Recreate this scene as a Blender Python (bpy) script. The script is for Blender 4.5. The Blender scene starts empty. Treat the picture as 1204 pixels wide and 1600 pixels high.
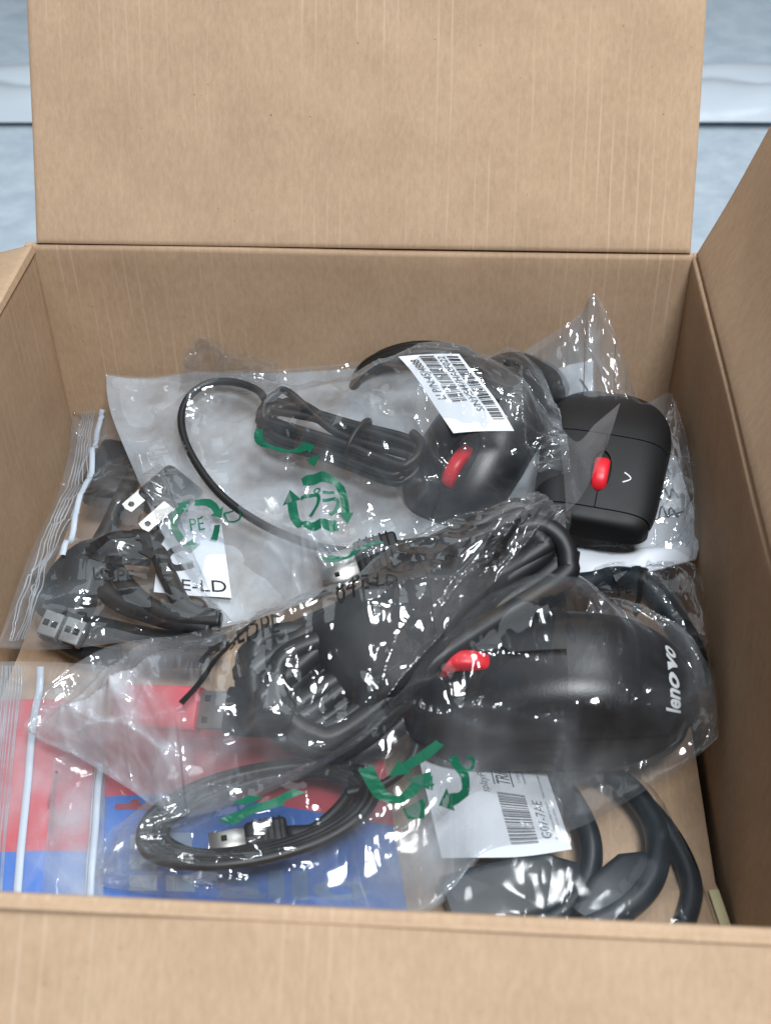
import bpy, bmesh, math, random
import numpy as np
from mathutils import Vector, Matrix
from mathutils.bvhtree import BVHTree
random.seed(4); RNG = np.random.default_rng(7)
SC = bpy.context.scene; COL = SC.collection

# ------------------------------------------------------------------ camera
K = 0.33/0.38
W, H, D = 0.33, 0.30*K, 0.423*K
YAW, PITCH, ROLL = -0.0772641854, 0.708898926, -0.021994023
CAM = np.array([0.0616174308, -0.636410953, 0.649677862])*K
F = 1935.5
def basis():
    cy, sy, cp, sp = math.cos(YAW), math.sin(YAW), math.cos(PITCH), math.sin(PITCH)
    w = np.array([sy*cp, cy*cp, -sp]); r = np.array([cy, -sy, 0.]); u = np.cross(r, w)
    c, s = math.cos(ROLL), math.sin(ROLL)
    return c*r+s*u, -s*r+c*u, w
RR, UU, WW = basis()
def P(px, py, z):                       # the point at height z seen at that place of the photograph
    d = WW + RR*(px-602)/F - UU*(py-800)/F
    return CAM + d*(z-CAM[2])/d[2]
def proj(p):
    d = np.asarray(p)-CAM; z = d@WW
    return np.stack([602+F*(d@RR)/z, 800-F*(d@UU)/z], -1)
cd = bpy.data.cameras.new('camera'); co = bpy.data.objects.new('camera', cd); COL.objects.link(co)
m = Matrix(((RR[0], UU[0], -WW[0], CAM[0]), (RR[1], UU[1], -WW[1], CAM[1]), (RR[2], UU[2], -WW[2], CAM[2]), (0, 0, 0, 1)))
co.matrix_world = m
cd.sensor_fit = 'HORIZONTAL'; cd.sensor_width = 36; cd.lens = F/1204*36
cd.clip_start = 0.01; cd.clip_end = 100
cd.dof.use_dof = True; cd.dof.focus_distance = 0.60; cd.dof.aperture_fstop = 17
SC.camera = co

# ------------------------------------------------------------------ light
wd = bpy.data.worlds.new('World'); SC.world = wd; wd.use_nodes = True
bg = wd.node_tree.nodes['Background']; bg.inputs[0].default_value = (0.80, 0.90, 1.0, 1); bg.inputs[1].default_value = 0.11
def area(name, loc, target, size, power, col, sy=None):
    l = bpy.data.lights.new(name, 'AREA'); l.energy = power; l.color = col; l.size = size
    if sy: l.shape = 'RECTANGLE'; l.size_y = sy
    o = bpy.data.objects.new(name, l); COL.objects.link(o); o.location = loc
    o.rotation_euler = (Vector(target)-Vector(loc)).to_track_quat('-Z', 'Y').to_euler(); return o
area('overhead_lamp', (0.32, -0.90, 1.70), (0, -0.15, 0.2), 0.44, 31, (0.93, 0.97, 1.0), 0.32)
area('overhead_lamp', (0.50, 0.10, 2.1), (0, -0.1, 0.2), 0.40, 13, (0.90, 0.96, 1.0), 0.26)  # second lamp, added for rim highlights on the film
area('film_sheen_fill', (-0.15, 0.55, 2.3), (0, -0.1, 0.2), 1.8, 13, (0.86, 0.94, 1.0), 1.4)  # large soft fill added for sheen on the film, like a bright ceiling
SC.view_settings.view_transform = 'Standard'; SC.view_settings.look = 'None'; SC.view_settings.exposure = 0
SC.render.engine = 'CYCLES'
SC.cycles.transparent_max_bounces = 40; SC.cycles.max_bounces = 10; SC.cycles.diffuse_bounces = 4
SC.cycles.glossy_bounces = 4; SC.cycles.caustics_reflective = False; SC.cycles.caustics_refractive = False
SC.cycles.sample_clamp_indirect = 6

# ------------------------------------------------------------------ materials
def new_mat(name):
    m = bpy.data.materials.new(name); m.use_nodes = True
    nt = m.node_tree; return m, nt, nt.nodes, nt.links, nt.nodes['Principled BSDF']
def plain(name, col, rough=0.5, metal=0.0, bump=0.0, bscale=800, spec=0.5, coat=0.0):
    m, nt, N, L, b = new_mat(name)
    b.inputs['Base Color'].default_value = (*col, 1); b.inputs['Roughness'].default_value = rough
    b.inputs['Metallic'].default_value = metal; b.inputs['Specular IOR Level'].default_value = spec
    b.inputs['Coat Weight'].default_value = coat
    if bump:
        tc = N.new('ShaderNodeTexCoord'); n = N.new('ShaderNodeTexNoise'); n.inputs['Scale'].default_value = bscale
        n.inputs['Detail'].default_value = 3; bp = N.new('ShaderNodeBump'); bp.inputs['Strength'].default_value = bump
        bp.inputs['Distance'].default_value = 0.0004
        L.new(tc.outputs['Object'], n.inputs['Vector']); L.new(n.outputs['Fac'], bp.inputs['Height']); L.new(bp.outputs[0], b.inputs['Normal'])
        mr = N.new('ShaderNodeMapRange'); n2 = N.new('ShaderNodeTexNoise'); n2.inputs['Scale'].default_value = 60
        L.new(tc.outputs['Object'], n2.inputs['Vector'])
        mr.inputs['To Min'].default_value = max(0.02, rough-0.08); mr.inputs['To Max'].default_value = min(1, rough+0.08)
        L.new(n2.outputs['Fac'], mr.inputs['Value']); L.new(mr.outputs[0], b.inputs['Roughness'])
    return m

def cardboard():
    m, nt, N, L, b = new_mat('kraft_cardboard')
    tc = N.new('ShaderNodeTexCoord'); sp = N.new('ShaderNodeSeparateXYZ'); L.new(tc.outputs['Object'], sp.inputs[0])
    def noise(scale, det=4, vec=None, rough=0.55):
        n = N.new('ShaderNodeTexNoise'); n.inputs['Scale'].default_value = scale; n.inputs['Detail'].default_value = det
        n.inputs['Roughness'].default_value = rough; L.new(vec or tc.outputs['Object'], n.inputs['Vector']); return n.outputs['Fac']
    def math_(op, a, c):
        q = N.new('ShaderNodeMath'); q.operation = op
        for i, v in enumerate((a, c)):
            if isinstance(v, (int, float)): q.inputs[i].default_value = v
            else: L.new(v, q.inputs[i])
        return q.outputs[0]
    def ramp(v, a, c):
        r = N.new('ShaderNodeMapRange'); r.inputs['From Min'].default_value = a; r.inputs['From Max'].default_value = c
        L.new(v, r.inputs['Value']); return r.outputs[0]
    # flutes: local x runs along the crease
    wob = math_('MULTIPLY', math_('SUBTRACT', noise(9, 2), 0.5), 0.004)
    xx = math_('ADD', sp.outputs['X'], wob)
    ph = math_('FRACT', math_('MULTIPLY', xx, 1/0.0066), 0)
    tri = math_('ABSOLUTE', math_('SUBTRACT', ph, 0.5), 0)           # 0 on a flute ridge
    line = ramp(tri, 0.10, 0.02)
    mp = N.new('ShaderNodeMapping'); mp.inputs['Scale'].default_value = (60, 9, 60); L.new(tc.outputs['Object'], mp.inputs['Vector'])
    brk = ramp(noise(1.0, 3, mp.outputs[0]), 0.42, 0.56)             # flute lines paler only in stretches
    big = ramp(noise(6, 2), 0.42, 0.56)
    mask = math_('MULTIPLY', math_('MULTIPLY', line, brk), big)
    cr = N.new('ShaderNodeValToRGB'); e = cr.color_ramp.elements
    e[0].position = 0.3; e[0].color = (0.395, 0.266, 0.170, 1); e[1].position = 0.72; e[1].color = (0.555, 0.392, 0.262, 1)
    mp2 = N.new('ShaderNodeMapping'); mp2.inputs['Scale'].default_value = (520, 190, 520); L.new(tc.outputs['Object'], mp2.inputs['Vector'])
    fib = noise(1.0, 5, mp2.outputs[0], 0.7)
    blot = noise(26, 5)
    L.new(math_('ADD', math_('MULTIPLY', fib, 0.55), math_('MULTIPLY', blot, 0.45)), cr.inputs['Fac'])
    mx = N.new('ShaderNodeMix'); mx.data_type = 'RGBA'; L.new(math_('MULTIPLY', mask, 0.50), mx.inputs['Factor'])
    L.new(cr.outputs['Color'], mx.inputs['A']); mx.inputs['B'].default_value = (0.62, 0.48, 0.36, 1)
    # dark flecks
    v = N.new('ShaderNodeTexNoise'); v.inputs['Scale'].default_value = 420; v.inputs['Detail'].default_value = 1; L.new(tc.outputs['Object'], v.inputs['Vector'])
    fl = ramp(v.outputs['Fac'], 0.77, 0.82)
    mx2 = N.new('ShaderNodeMix'); mx2.data_type = 'RGBA'; L.new(math_('MULTIPLY', fl, 0.55), mx2.inputs['Factor'])
    L.new(mx.outputs['Result'], mx2.inputs['A']); mx2.inputs['B'].default_value = (0.13, 0.08, 0.045, 1)
    L.new(mx2.outputs['Result'], b.inputs['Base Color'])
    b.inputs['Roughness'].default_value = 0.78; b.inputs['Specular IOR Level'].default_value = 0.25
    hgt = math_('ADD', math_('MULTIPLY', math_('SMOOTH_MIN', tri, 0.3), 0.8), math_('MULTIPLY', fib, 0.35))
    hgt = math_('SUBTRACT', hgt, 0) if False else math_('ADD', math_('MULTIPLY', tri, -0.22), math_('MULTIPLY', fib, 0.5))
    bp = N.new('ShaderNodeBump'); bp.inputs['Strength'].default_value = 0.55; bp.inputs['Distance'].default_value = 0.0006
    L.new(hgt, bp.inputs['Height']); L.new(bp.outputs[0], b.inputs['Normal'])
    return m

def film(name, haze=0.12, rough=0.10, tint=(0.84, 0.92, 1.0), gloss=0.075, clear=0.97, spots=0.5, crease=0.15):
    """Thin polythene: lets light straight through, scatters a little, mirrors at a slant."""
    m = bpy.data.materials.new(name); m.use_nodes = True; nt = m.node_tree; N = nt.nodes; L = nt.links
    N.clear(); out = N.new('ShaderNodeOutputMaterial')
    tr = N.new('ShaderNodeBsdfTransparent'); tr.inputs[0].default_value = (clear, clear, clear, 1)
    df = N.new('ShaderNodeBsdfDiffuse'); df.inputs[0].default_value = (*[c*0.85 for c in tint], 1)
    tl = N.new('ShaderNodeBsdfTranslucent'); tl.inputs[0].default_value = (*[c*0.85 for c in tint], 1)
    gl = N.new('ShaderNodeBsdfAnisotropic'); gl.inputs['Roughness'].default_value = rough
    hz = N.new('ShaderNodeMixShader'); hz.inputs[0].default_value = 0.35; L.new(df.outputs[0], hz.inputs[1]); L.new(tl.outputs[0], hz.inputs[2])
    tc = N.new('ShaderNodeTexCoord'); n = N.new('ShaderNodeTexNoise'); n.inputs['Scale'].default_value = 38; n.inputs['Detail'].default_value = 5
    L.new(tc.outputs['Object'], n.inputs['Vector'])
    lw0 = N.new('ShaderNodeLayerWeight'); lw0.inputs['Blend'].default_value = 0.5
    mr = N.new('ShaderNodeMapRange'); mr.inputs['From Min'].default_value = 0.35; mr.inputs['From Max'].default_value = 0.68
    mr.inputs['To Min'].default_value = haze*(1-spots); mr.inputs['To Max'].default_value = haze*(1+spots)
    L.new(n.outputs['Fac'], mr.inputs['Value'])
    ga = N.new('ShaderNodeAttribute'); ga.attribute_name = 'gather_sheen'; ad_ = N.new('ShaderNodeMath'); ad_.operation = 'ADD'
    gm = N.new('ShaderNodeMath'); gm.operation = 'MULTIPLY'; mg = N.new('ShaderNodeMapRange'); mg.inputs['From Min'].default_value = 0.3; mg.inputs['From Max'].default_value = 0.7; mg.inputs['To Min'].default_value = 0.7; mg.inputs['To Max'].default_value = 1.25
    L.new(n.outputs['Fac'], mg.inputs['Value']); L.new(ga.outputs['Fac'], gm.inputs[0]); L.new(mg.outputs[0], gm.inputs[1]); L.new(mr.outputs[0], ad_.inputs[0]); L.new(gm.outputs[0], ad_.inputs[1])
    # a slanting look crosses more film
    pw0 = N.new('ShaderNodeMath'); pw0.operation = 'POWER'; pw0.inputs[1].default_value = 3; L.new(lw0.outputs['Facing'], pw0.inputs[0])
    md = N.new('ShaderNodeMath'); md.operation = 'MULTIPLY_ADD'; md.inputs[1].default_value = 0.22; L.new(pw0.outputs[0], md.inputs[0]); L.new(ad_.outputs[0], md.inputs[2])
    m1 = N.new('ShaderNodeMixShader'); L.new(md.outputs[0], m1.inputs[0]); L.new(tr.outputs[0], m1.inputs[1]); L.new(hz.outputs[0], m1.inputs[2])
    pw = N.new('ShaderNodeMath'); pw.operation = 'POWER'; pw.inputs[1].default_value = 4; L.new(lw0.outputs['Facing'], pw.inputs[0])
    ma = N.new('ShaderNodeMath'); ma.operation = 'MULTIPLY_ADD'; ma.inputs[1].default_value = 0.6; ma.inputs[2].default_value = gloss
    L.new(pw.outputs[0], ma.inputs[0])
    m2 = N.new('ShaderNodeMixShader'); L.new(ma.outputs[0], m2.inputs[0]); L.new(m1.outputs[0], m2.inputs[1]); L.new(gl.outputs[0], m2.inputs[2])
    # creases: V-shaped ridges where the noise crosses its middle, at two sizes, drawn out along one direction; calm stretches in between
    def ridge(scale, stretch, rot, det=1.0):
        mp = N.new('ShaderNodeMapping'); mp.inputs['Rotation'].default_value = (0, 0, rot); mp.inputs['Scale'].default_value = stretch; L.new(tc.outputs['Object'], mp.inputs['Vector'])
        q = N.new('ShaderNodeTexNoise'); q.inputs['Scale'].default_value = scale; q.inputs['Detail'].default_value = det; q.inputs['Distortion'].default_value = 0.6; L.new(mp.outputs[0], q.inputs['Vector'])
        a1 = N.new('ShaderNodeMath'); a1.operation = 'SUBTRACT'; a1.inputs[1].default_value = 0.5; L.new(q.outputs['Fac'], a1.inputs[0])
        a2 = N.new('ShaderNodeMath'); a2.operation = 'ABSOLUTE'; L.new(a1.outputs[0], a2.inputs[0])
        a3 = N.new('ShaderNodeMath'); a3.operation = 'MULTIPLY'; a3.inputs[1].default_value = 1/scale; L.new(a2.outputs[0], a3.inputs[0]); return a3.outputs[0]
    def add(a_, b_):
        q = N.new('ShaderNodeMath'); q.operation = 'ADD'; L.new(a_, q.inputs[0]); L.new(b_, q.inputs[1]); return q.outputs[0]
    hsum = add(add(ridge(24, (1, .30, 1), 0.5), ridge(44, (1, .28, 1), -0.7)), ridge(80, (1, .30, 1), 0.2))
    cm = N.new('ShaderNodeMapRange'); cm.inputs['From Min'].default_value = 0.40; cm.inputs['From Max'].default_value = 0.60; cm.inputs['To Min'].default_value = 0.25
    n3 = N.new('ShaderNodeTexNoise'); n3.inputs['Scale'].default_value = 22; n3.inputs['Detail'].default_value = 2; L.new(tc.outputs['Object'], n3.inputs['Vector']); L.new(n3.outputs['Fac'], cm.inputs['Value'])
    hm = N.new('ShaderNodeMath'); hm.operation = 'MULTIPLY'; L.new(hsum, hm.inputs[0]); L.new(cm.outputs[0], hm.inputs[1])
    bp = N.new('ShaderNodeBump'); bp.inputs['Strength'].default_value = 1.0; bp.inputs['Distance'].default_value = crease
    L.new(hm.outputs[0], bp.inputs['Height']); L.new(bp.outputs[0], gl.inputs['Normal']); L.new(bp.outputs[0], lw0.inputs['Normal'])
    L.new(m2.outputs[0], out.inputs['Surface']); return m

M = {}
M['card'] = cardboard()
M['film_milky'] = film('milky_polythene', 0.04, 0.085, gloss=0.07)
M['film_clear'] = film('clear_polythene', 0.013, 0.09, gloss=0.065)
M['film_crisp'] = film('crisp_polythene', 0.025, 0.09, gloss=0.085, crease=0.20, spots=0.95)
M['film_frost'] = film('frosted_polythene', 0.58, 0.16, gloss=0.06, spots=0.45)
M['film_flat'] = film('smooth_polythene', 0.02, 0.12, gloss=0.022, crease=0.09)
M['film_lip'] = film('doubled_polythene', 0.12, 0.13, gloss=0.06)
M['film_thin'] = film('thin_polythene', 0.02, 0.075, gloss=0.085, crease=0.22)
M['black'] = plain('black_satin_plastic', (0.006, 0.007, 0.009), 0.34, bump=0.16, bscale=1500)
M['black_matt'] = plain('black_matt_plastic', (0.009, 0.009, 0.010), 0.52, bump=0.10, bscale=1800, spec=0.35)
M['rubber'] = plain('black_cable_rubber', (0.008, 0.009, 0.010), 0.46, bump=0.06, bscale=400)
M['blueblack'] = plain('blue_black_cable', (0.006, 0.011, 0.016), 0.42, bump=0.06, bscale=400)
M['red'] = plain('red_rubber', (0.72, 0.016, 0.03), 0.38)
M['red_cap'] = plain('red_plastic_cap', (0.66, 0.05, 0.07), 0.4)
M['metal'] = plain('nickel_plate', (0.40, 0.388, 0.37), 0.38, 1.0, bump=0.1, bscale=150)
M['dark'] = plain('dark_recess', (0.004, 0.004, 0.004), 0.8)
M['grey'] = plain('grey_plastic', (0.22, 0.235, 0.24), 0.35)
M['paper'] = plain('white_paper', (0.74, 0.78, 0.84), 0.8, bump=0.2, bscale=300, spec=0.2)
M['ink'] = plain('black_print', (0.008, 0.008, 0.009), 0.5)
M['inkgrey'] = plain('grey_print', (0.07, 0.07, 0.075), 0.6)
M['green'] = plain('green_print', (0.004, 0.125, 0.068), 0.45)
M['silver'] = plain('silver_print', (0.60, 0.62, 0.64), 0.45)
M['redcard'] = plain('red_card', (0.60, 0.05, 0.07), 0.5, bump=0.1, bscale=200)
M['bluecard'] = plain('blue_card', (0.010, 0.15, 0.60), 0.45, bump=0.1, bscale=200)
M['palecard'] = plain('pale_blue_print', (0.30, 0.42, 0.58), 0.5)
M['faded'] = plain('faded_blue_print', (0.10, 0.22, 0.46), 0.5)
M['zip'] = plain('zip_strip', (0.50, 0.57, 0.66), 0.35)
M['tape'] = plain('cream_tape', (0.66, 0.60, 0.36), 0.6)
def tarp():
    m, nt, N, L, b = new_mat('pale_blue_sheeting')
    tc = N.new('ShaderNodeTexCoord'); n = N.new('ShaderNodeTexNoise'); n.inputs['Scale'].default_value = 30; n.inputs['Detail'].default_value = 7; n.inputs['Roughness'].default_value = 0.7
    L.new(tc.outputs['Object'], n.inputs['Vector'])
    cr = N.new('ShaderNodeValToRGB'); e = cr.color_ramp.elements; e[0].position = 0.3; e[0].color = (0.50, 0.60, 0.69, 1); e[1].position = 0.7; e[1].color = (0.74, 0.83, 0.91, 1)
    L.new(n.outputs['Fac'], cr.inputs[0]); L.new(cr.outputs[0], b.inputs['Base Color']); b.inputs['Roughness'].default_value = 0.4
    bp = N.new('ShaderNodeBump'); bp.inputs['Strength'].default_value = 0.5; bp.inputs['Distance'].default_value = 0.004
    L.new(n.outputs['Fac'], bp.inputs['Height']); L.new(bp.outputs[0], b.inputs['Normal']); return m
M['tarp'] = tarp(); M['hem'] = plain('shiny_hem_tape', (0.68, 0.75, 0.82), 0.22, bump=0.6, bscale=40)

# ------------------------------------------------------------------ object helpers
def link(name, verts, faces, mat, parent=None, smooth=True, sharp=None):
    me = bpy.data.meshes.new(name); me.from_pydata([tuple(v) for v in verts], [], [tuple(f) for f in faces])
    me.materials.append(M[mat] if isinstance(mat, str) else mat)
    if smooth: me.shade_smooth()
    if sharp: me.set_sharp_from_angle(angle=math.radians(sharp))
    me.update(); o = bpy.data.objects.new(name, me); COL.objects.link(o)
    if parent: o.parent = parent
    return o
def tag(o, label, cat, group=None):
    o['label'] = label; o['category'] = cat
    if group: o['group'] = group
    return o
def empty(name, loc, label, cat, group=None):
    o = bpy.data.objects.new(name, None); COL.objects.link(o); o.location = tuple(loc); o.empty_display_size = 0.01
    return tag(o, label, cat, group)
def part(name, verts, faces, mat, parent, **k):      # vertices come in world coordinates
    off = np.array(parent_world(parent)); return link(name, np.asarray(verts, float)-off, faces, mat, parent, **k)
def parent_world(o):
    v = Vector((0, 0, 0))
    while o is not None: v = v+o.location; o = o.parent
    return v
class MB:
    def __init__(s): s.v = []; s.f = []
    def add(s, v, f):
        n = len(s.v); s.v += [tuple(q) for q in v]; s.f += [tuple(i+n for i in q) for q in f]; return s
def grid_faces(nu, nv, flip=False, closed_v=False):
    f = []
    for i in range(nu-1):
        for j in range(nv if closed_v else nv-1):
            a, b, c, d = i*nv+j, (i+1)*nv+j, (i+1)*nv+(j+1) % nv, i*nv+(j+1) % nv
            f.append((a, d, c, b) if flip else (a, b, c, d))
    return f
def catmull(pts, n=10, closed=False):
    p = np.array(pts, float); m = len(p); out = []
    for i in range(m if closed else m-1):
        p0, p1, p2, p3 = (p[(i-1) % m], p[i], p[(i+1) % m], p[(i+2) % m]) if closed else (p[max(i-1, 0)], p[i], p[i+1], p[min(i+2, m-1)])
        for k in range(n):
            t = k/n
            out.append(0.5*((2*p1)+(-p0+p2)*t+(2*p0-5*p1+4*p2-p3)*t*t+(-p0+3*p1-3*p2+p3)*t**3))
    if not closed: out.append(p[-1])
    return np.array(out)
def tube_geo(path, r, n=10, closed=False, flat=1.0):
    path = np.asarray(path, float); m = len(path); r = np.broadcast_to(r, (m,))
    t = np.roll(path, -1, 0)-np.roll(path, 1, 0)
    if not closed: t[0] = path[1]-path[0]; t[-1] = path[-1]-path[-2]
    t /= np.linalg.norm(t, axis=1)[:, None]+1e-12
    nrm = np.cross(t[0], (0.13, 0.2, 0.97)); nrm /= np.linalg.norm(nrm)
    V = []
    for i in range(m):
        nrm = nrm-t[i]*(nrm@t[i]); nrm /= np.linalg.norm(nrm)+1e-12; b = np.cross(t[i], nrm)
        for k in range(n):
            a = 2*math.pi*k/n; V.append(path[i]+r[i]*(math.cos(a)*nrm+math.sin(a)*b*flat))
    Fc = []
    for i in range(m if closed else m-1):
        for k in range(n):
            Fc.append((i*n+k, i*n+(k+1) % n, ((i+1) % m)*n+(k+1) % n, ((i+1) % m)*n+k))
    if not closed: Fc += [tuple(range(n-1, -1, -1)), tuple((m-1)*n+k for k in range(n))]
    return V, Fc
def frame(fwd, up):
    x = np.array(fwd, float); x /= np.linalg.norm(x); z = np.array(up, float); z -= x*(z@x); z /= np.linalg.norm(z)
    return np.stack([x, np.cross(z, x), z], 1)
def rbox(sx, sy, sz, bev=0.0006, seg=2, c=(0, 0, 0)):
    bm = bmesh.new(); bmesh.ops.create_cube(bm, size=1)
    for v in bm.verts: v.co = Vector((v.co.x*sx+c[0], v.co.y*sy+c[1], v.co.z*sz+c[2]))
    if bev: bmesh.ops.bevel(bm, geom=list(bm.edges), offset=bev, segments=seg, affect='EDGES', profile=0.5)
    v = np.array([q.co[:] for q in bm.verts]); f = [[q.index for q in g.verts] for g in bm.faces]; bm.free(); return v, f
def xf(v, R, o): return np.asarray(v) @ R.T + np.asarray(o)

# value noise
def noise2(nu, nv, cu, cv, rng):
    g = rng.standard_normal((cu+4, cv+4)); u = np.linspace(0, cu, nu); v = np.linspace(0, cv, nv)
    def wts(t):
        i = np.minimum(t.astype(int), 10**6); f = t-i
        return i, np.stack([(1-f)**3/6, (3*f**3-6*f**2+4)/6, (-3*f**3+3*f**2+3*f+1)/6, f**3/6], 1)
    iu, wu = wts(u); iv, wv = wts(v); out = np.zeros((nu, nv))
    for a in range(4):
        for b in range(4):
            out += wu[:, a][:, None]*wv[:, b][None, :]*g[np.ix_(np.minimum(iu+a, cu+3), np.minimum(iv+b, cv+3))]
    return out
# ------------------------------------------------------------------ height of the pile, cell by cell
CS = 0.0015; NX, NY = int(W/CS)+1, int(D/CS)+1
PILE = np.full((NX, NY), 0.10)
def raise_pile(objs, base=None):
    g = PILE if base is None else base
    for o in objs:
        me = o.data
        if me is None: continue
        off = np.array(parent_world(o)); v = np.array([q.co[:] for q in me.vertices])+off
        t = BVHTree.FromPolygons([tuple(q) for q in v], [tuple(p.vertices) for p in me.polygons])
        lo, hi = v.min(0), v.max(0)
        for i in range(max(0, int((lo[0]+W/2)/CS)), min(NX-1, int((hi[0]+W/2)/CS)+1)+1):
            for j in range(max(0, int((lo[1]+D)/CS)), min(NY-1, int((hi[1]+D)/CS)+1)+1):
                h = t.ray_cast(Vector((-W/2+i*CS, -D+j*CS, 1.0)), Vector((0, 0, -1)))[0]
                if h is not None and h.z > g[i, j]: g[i, j] = h.z
def sample(g, x, y):
    fx = np.clip((x+W/2)/CS, 0, NX-1.001); fy = np.clip((y+D)/CS, 0, NY-1.001); i = fx.astype(int); j = fy.astype(int); a = fx-i; b = fy-j
    return g[i, j]*(1-a)*(1-b)+g[i+1, j]*a*(1-b)+g[i, j+1]*(1-a)*b+g[i+1, j+1]*a*b
def tree(o): return [o]+[c for q in o.children for c in tree(q)]

# ------------------------------------------------------------------ film sheets
def resample(pts, n):
    c = catmull(pts, 12); s = np.concatenate([[0], np.cumsum(np.linalg.norm(np.diff(c, axis=0), axis=1))])
    t = np.linspace(0, s[-1], n); return np.stack([np.interp(t, s, c[:, k]) for k in range(3)], 1)
def coons(top, bot, left, right, nu, nv):
    """top, bot run left to right; left, right run top to bottom; entries are (px, py, z)."""
    T, B, Lf, R = [[P(*q) for q in e] for e in (top, bot, left, right)]
    Lf[0] = T[0]; Lf[-1] = B[0]; R[0] = T[-1]; R[-1] = B[-1]
    T, B = resample(T, nu), resample(B, nu); Lf, R = resample(Lf, nv), resample(R, nv)
    u = np.linspace(0, 1, nu)[:, None, None]; v = np.linspace(0, 1, nv)[None, :, None]
    return ((1-v)*T[:, None]+v*B[:, None]+(1-u)*Lf[None]+u*R[None]
            - ((1-u)*(1-v)*T[0]+u*(1-v)*T[-1]+(1-u)*v*B[0]+u*v*B[-1]))
def crumple(nu, nv, su, sv, amp, lam, rng, n=7):
    """sharp straight-ish creases like creased polythene"""
    U, V = np.meshgrid(np.linspace(0, su, nu), np.linspace(0, sv, nv), indexing='ij'); out = np.zeros((nu, nv))
    for k in range(n):
        a = rng.uniform(0, math.pi); l = lam*rng.uniform(0.6, 2.0)
        warp = 0.35*l*noise2(nu, nv, max(2, int(su/l/1.6)), max(2, int(sv/l/1.6)), rng)
        q = (U*math.cos(a)+V*math.sin(a)+warp)/l+rng.uniform()
        tri = np.abs(((q+0.13*np.sin(q*1.7)) % 1)-0.5)*2
        mask = np.clip(noise2(nu, nv, max(2, int(su/l/1.5)), max(2, int(sv/l/1.5)), rng)*1.6+0.3, 0, 1)
        out += (tri-0.5)*mask*l/lam
    return out*amp/math.sqrt(n)
def drape(X0, exu, exv, hg, rng, steps=160, seed_amp=0.0015, pin=1.0, grav=0.000012, clear=0.0007, bend=0.25, wl=7):
    """small cloth solve: the film is larger than its outline, so it buckles over what lies in it"""
    nu, nv = X0.shape[:2]; X = X0.copy()
    su = np.linalg.norm(np.diff(X0, axis=0), axis=2).sum(0).mean(); sv = np.linalg.norm(np.diff(X0, axis=1), axis=2).sum(1).mean()
    Lu = np.linalg.norm(np.diff(X0, axis=0), axis=2)*(1+exu); Lv = np.linalg.norm(np.diff(X0, axis=1), axis=2)*(1+exv)
    Ld = np.sqrt(Lu[:, :-1]**2+Lv[:-1]**2)
    edge = np.ones((nu, nv, 1)); edge[0] = edge[-1] = 0; edge[:, 0] = edge[:, -1] = 0
    nz = noise2(nu, nv, max(3, int(su/0.018)), max(3, int(sv/0.018)), rng)+0.5*noise2(nu, nv, max(3, int(su/0.008)), max(3, int(sv/0.008)), rng)
    X[..., 2] += seed_amp*nz*edge[..., 0]
    mv = edge; prev = X.copy()
    def con(A, B, Lr, k, sa, sb):
        d = X[B]-X[A]; l = np.linalg.norm(d, axis=2)+1e-9; wa, wb = mv[A], mv[B]; ws = wa+wb+1e-6
        c = (d*((l-Lr)/l*k)[..., None])/ws
        X[A] += c*wa*0.98; X[B] -= c*wb*0.98
    S = slice
    for it in range(steps):
        vel = (X-prev)*0.90; prev = X.copy(); X += vel*mv; X[..., 2] -= grav*mv[..., 0]
        for rep in range(2):
            for o in (0, 1):
                n = (nu-o)//2; con((S(o, o+2*n-1, 2), S(None)), (S(o+1, o+2*n, 2), S(None)), Lu[o:o+2*n-1:2], 1.0, 0, 0)
                n = (nv-o)//2; con((S(None), S(o, o+2*n-1, 2)), (S(None), S(o+1, o+2*n, 2)), Lv[:, o:o+2*n-1:2], 1.0, 0, 0)
        for k in (2, wl):
            for o in range(k):
                ia = np.arange(o, nu-k, 2*k)
                if len(ia): con(np.ix_(ia, range(nv)), np.ix_(ia+k, range(nv)), np.linalg.norm(X0[ia+k]-X0[ia], axis=2)*(1+exu*0.9), bend if k == 2 else bend*0.3, 0, 0)
                ja = np.arange(o, nv-k, 2*k)
                if len(ja): con(np.ix_(range(nu), ja), np.ix_(range(nu), ja+k), np.linalg.norm(X0[:, ja+k]-X0[:, ja], axis=2)*(1+exv*0.9), bend if k == 2 else bend*0.3, 0, 0)
        h = sample(hg, X[..., 0], X[..., 1])+clear
        X[..., 2] = np.where(edge[..., 0] > 0, np.maximum(X[..., 2], h), X[..., 2])
        np.clip(X[..., 0], -W/2+0.0015, W/2-0.0015, out=X[..., 0]); np.clip(X[..., 1], -D+0.0015, -0.0015, out=X[..., 1])
    return X, su, sv
def puff(g, r=5, n=3):
    q = g.copy()
    for _ in range(r):
        p_ = np.pad(q, 1, mode='edge'); q = np.maximum.reduce([p_[1:-1, 1:-1], p_[2:, 1:-1], p_[:-2, 1:-1], p_[1:-1, 2:], p_[1:-1, :-2]])
    for _ in range(n*r):
        p_ = np.pad(q, 1, mode='edge'); q = (p_[1:-1, 1:-1]*2+p_[2:, 1:-1]+p_[:-2, 1:-1]+p_[1:-1, 2:]+p_[1:-1, :-2])/6
    return np.maximum(q*0.85+g*0.15, g)
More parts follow.
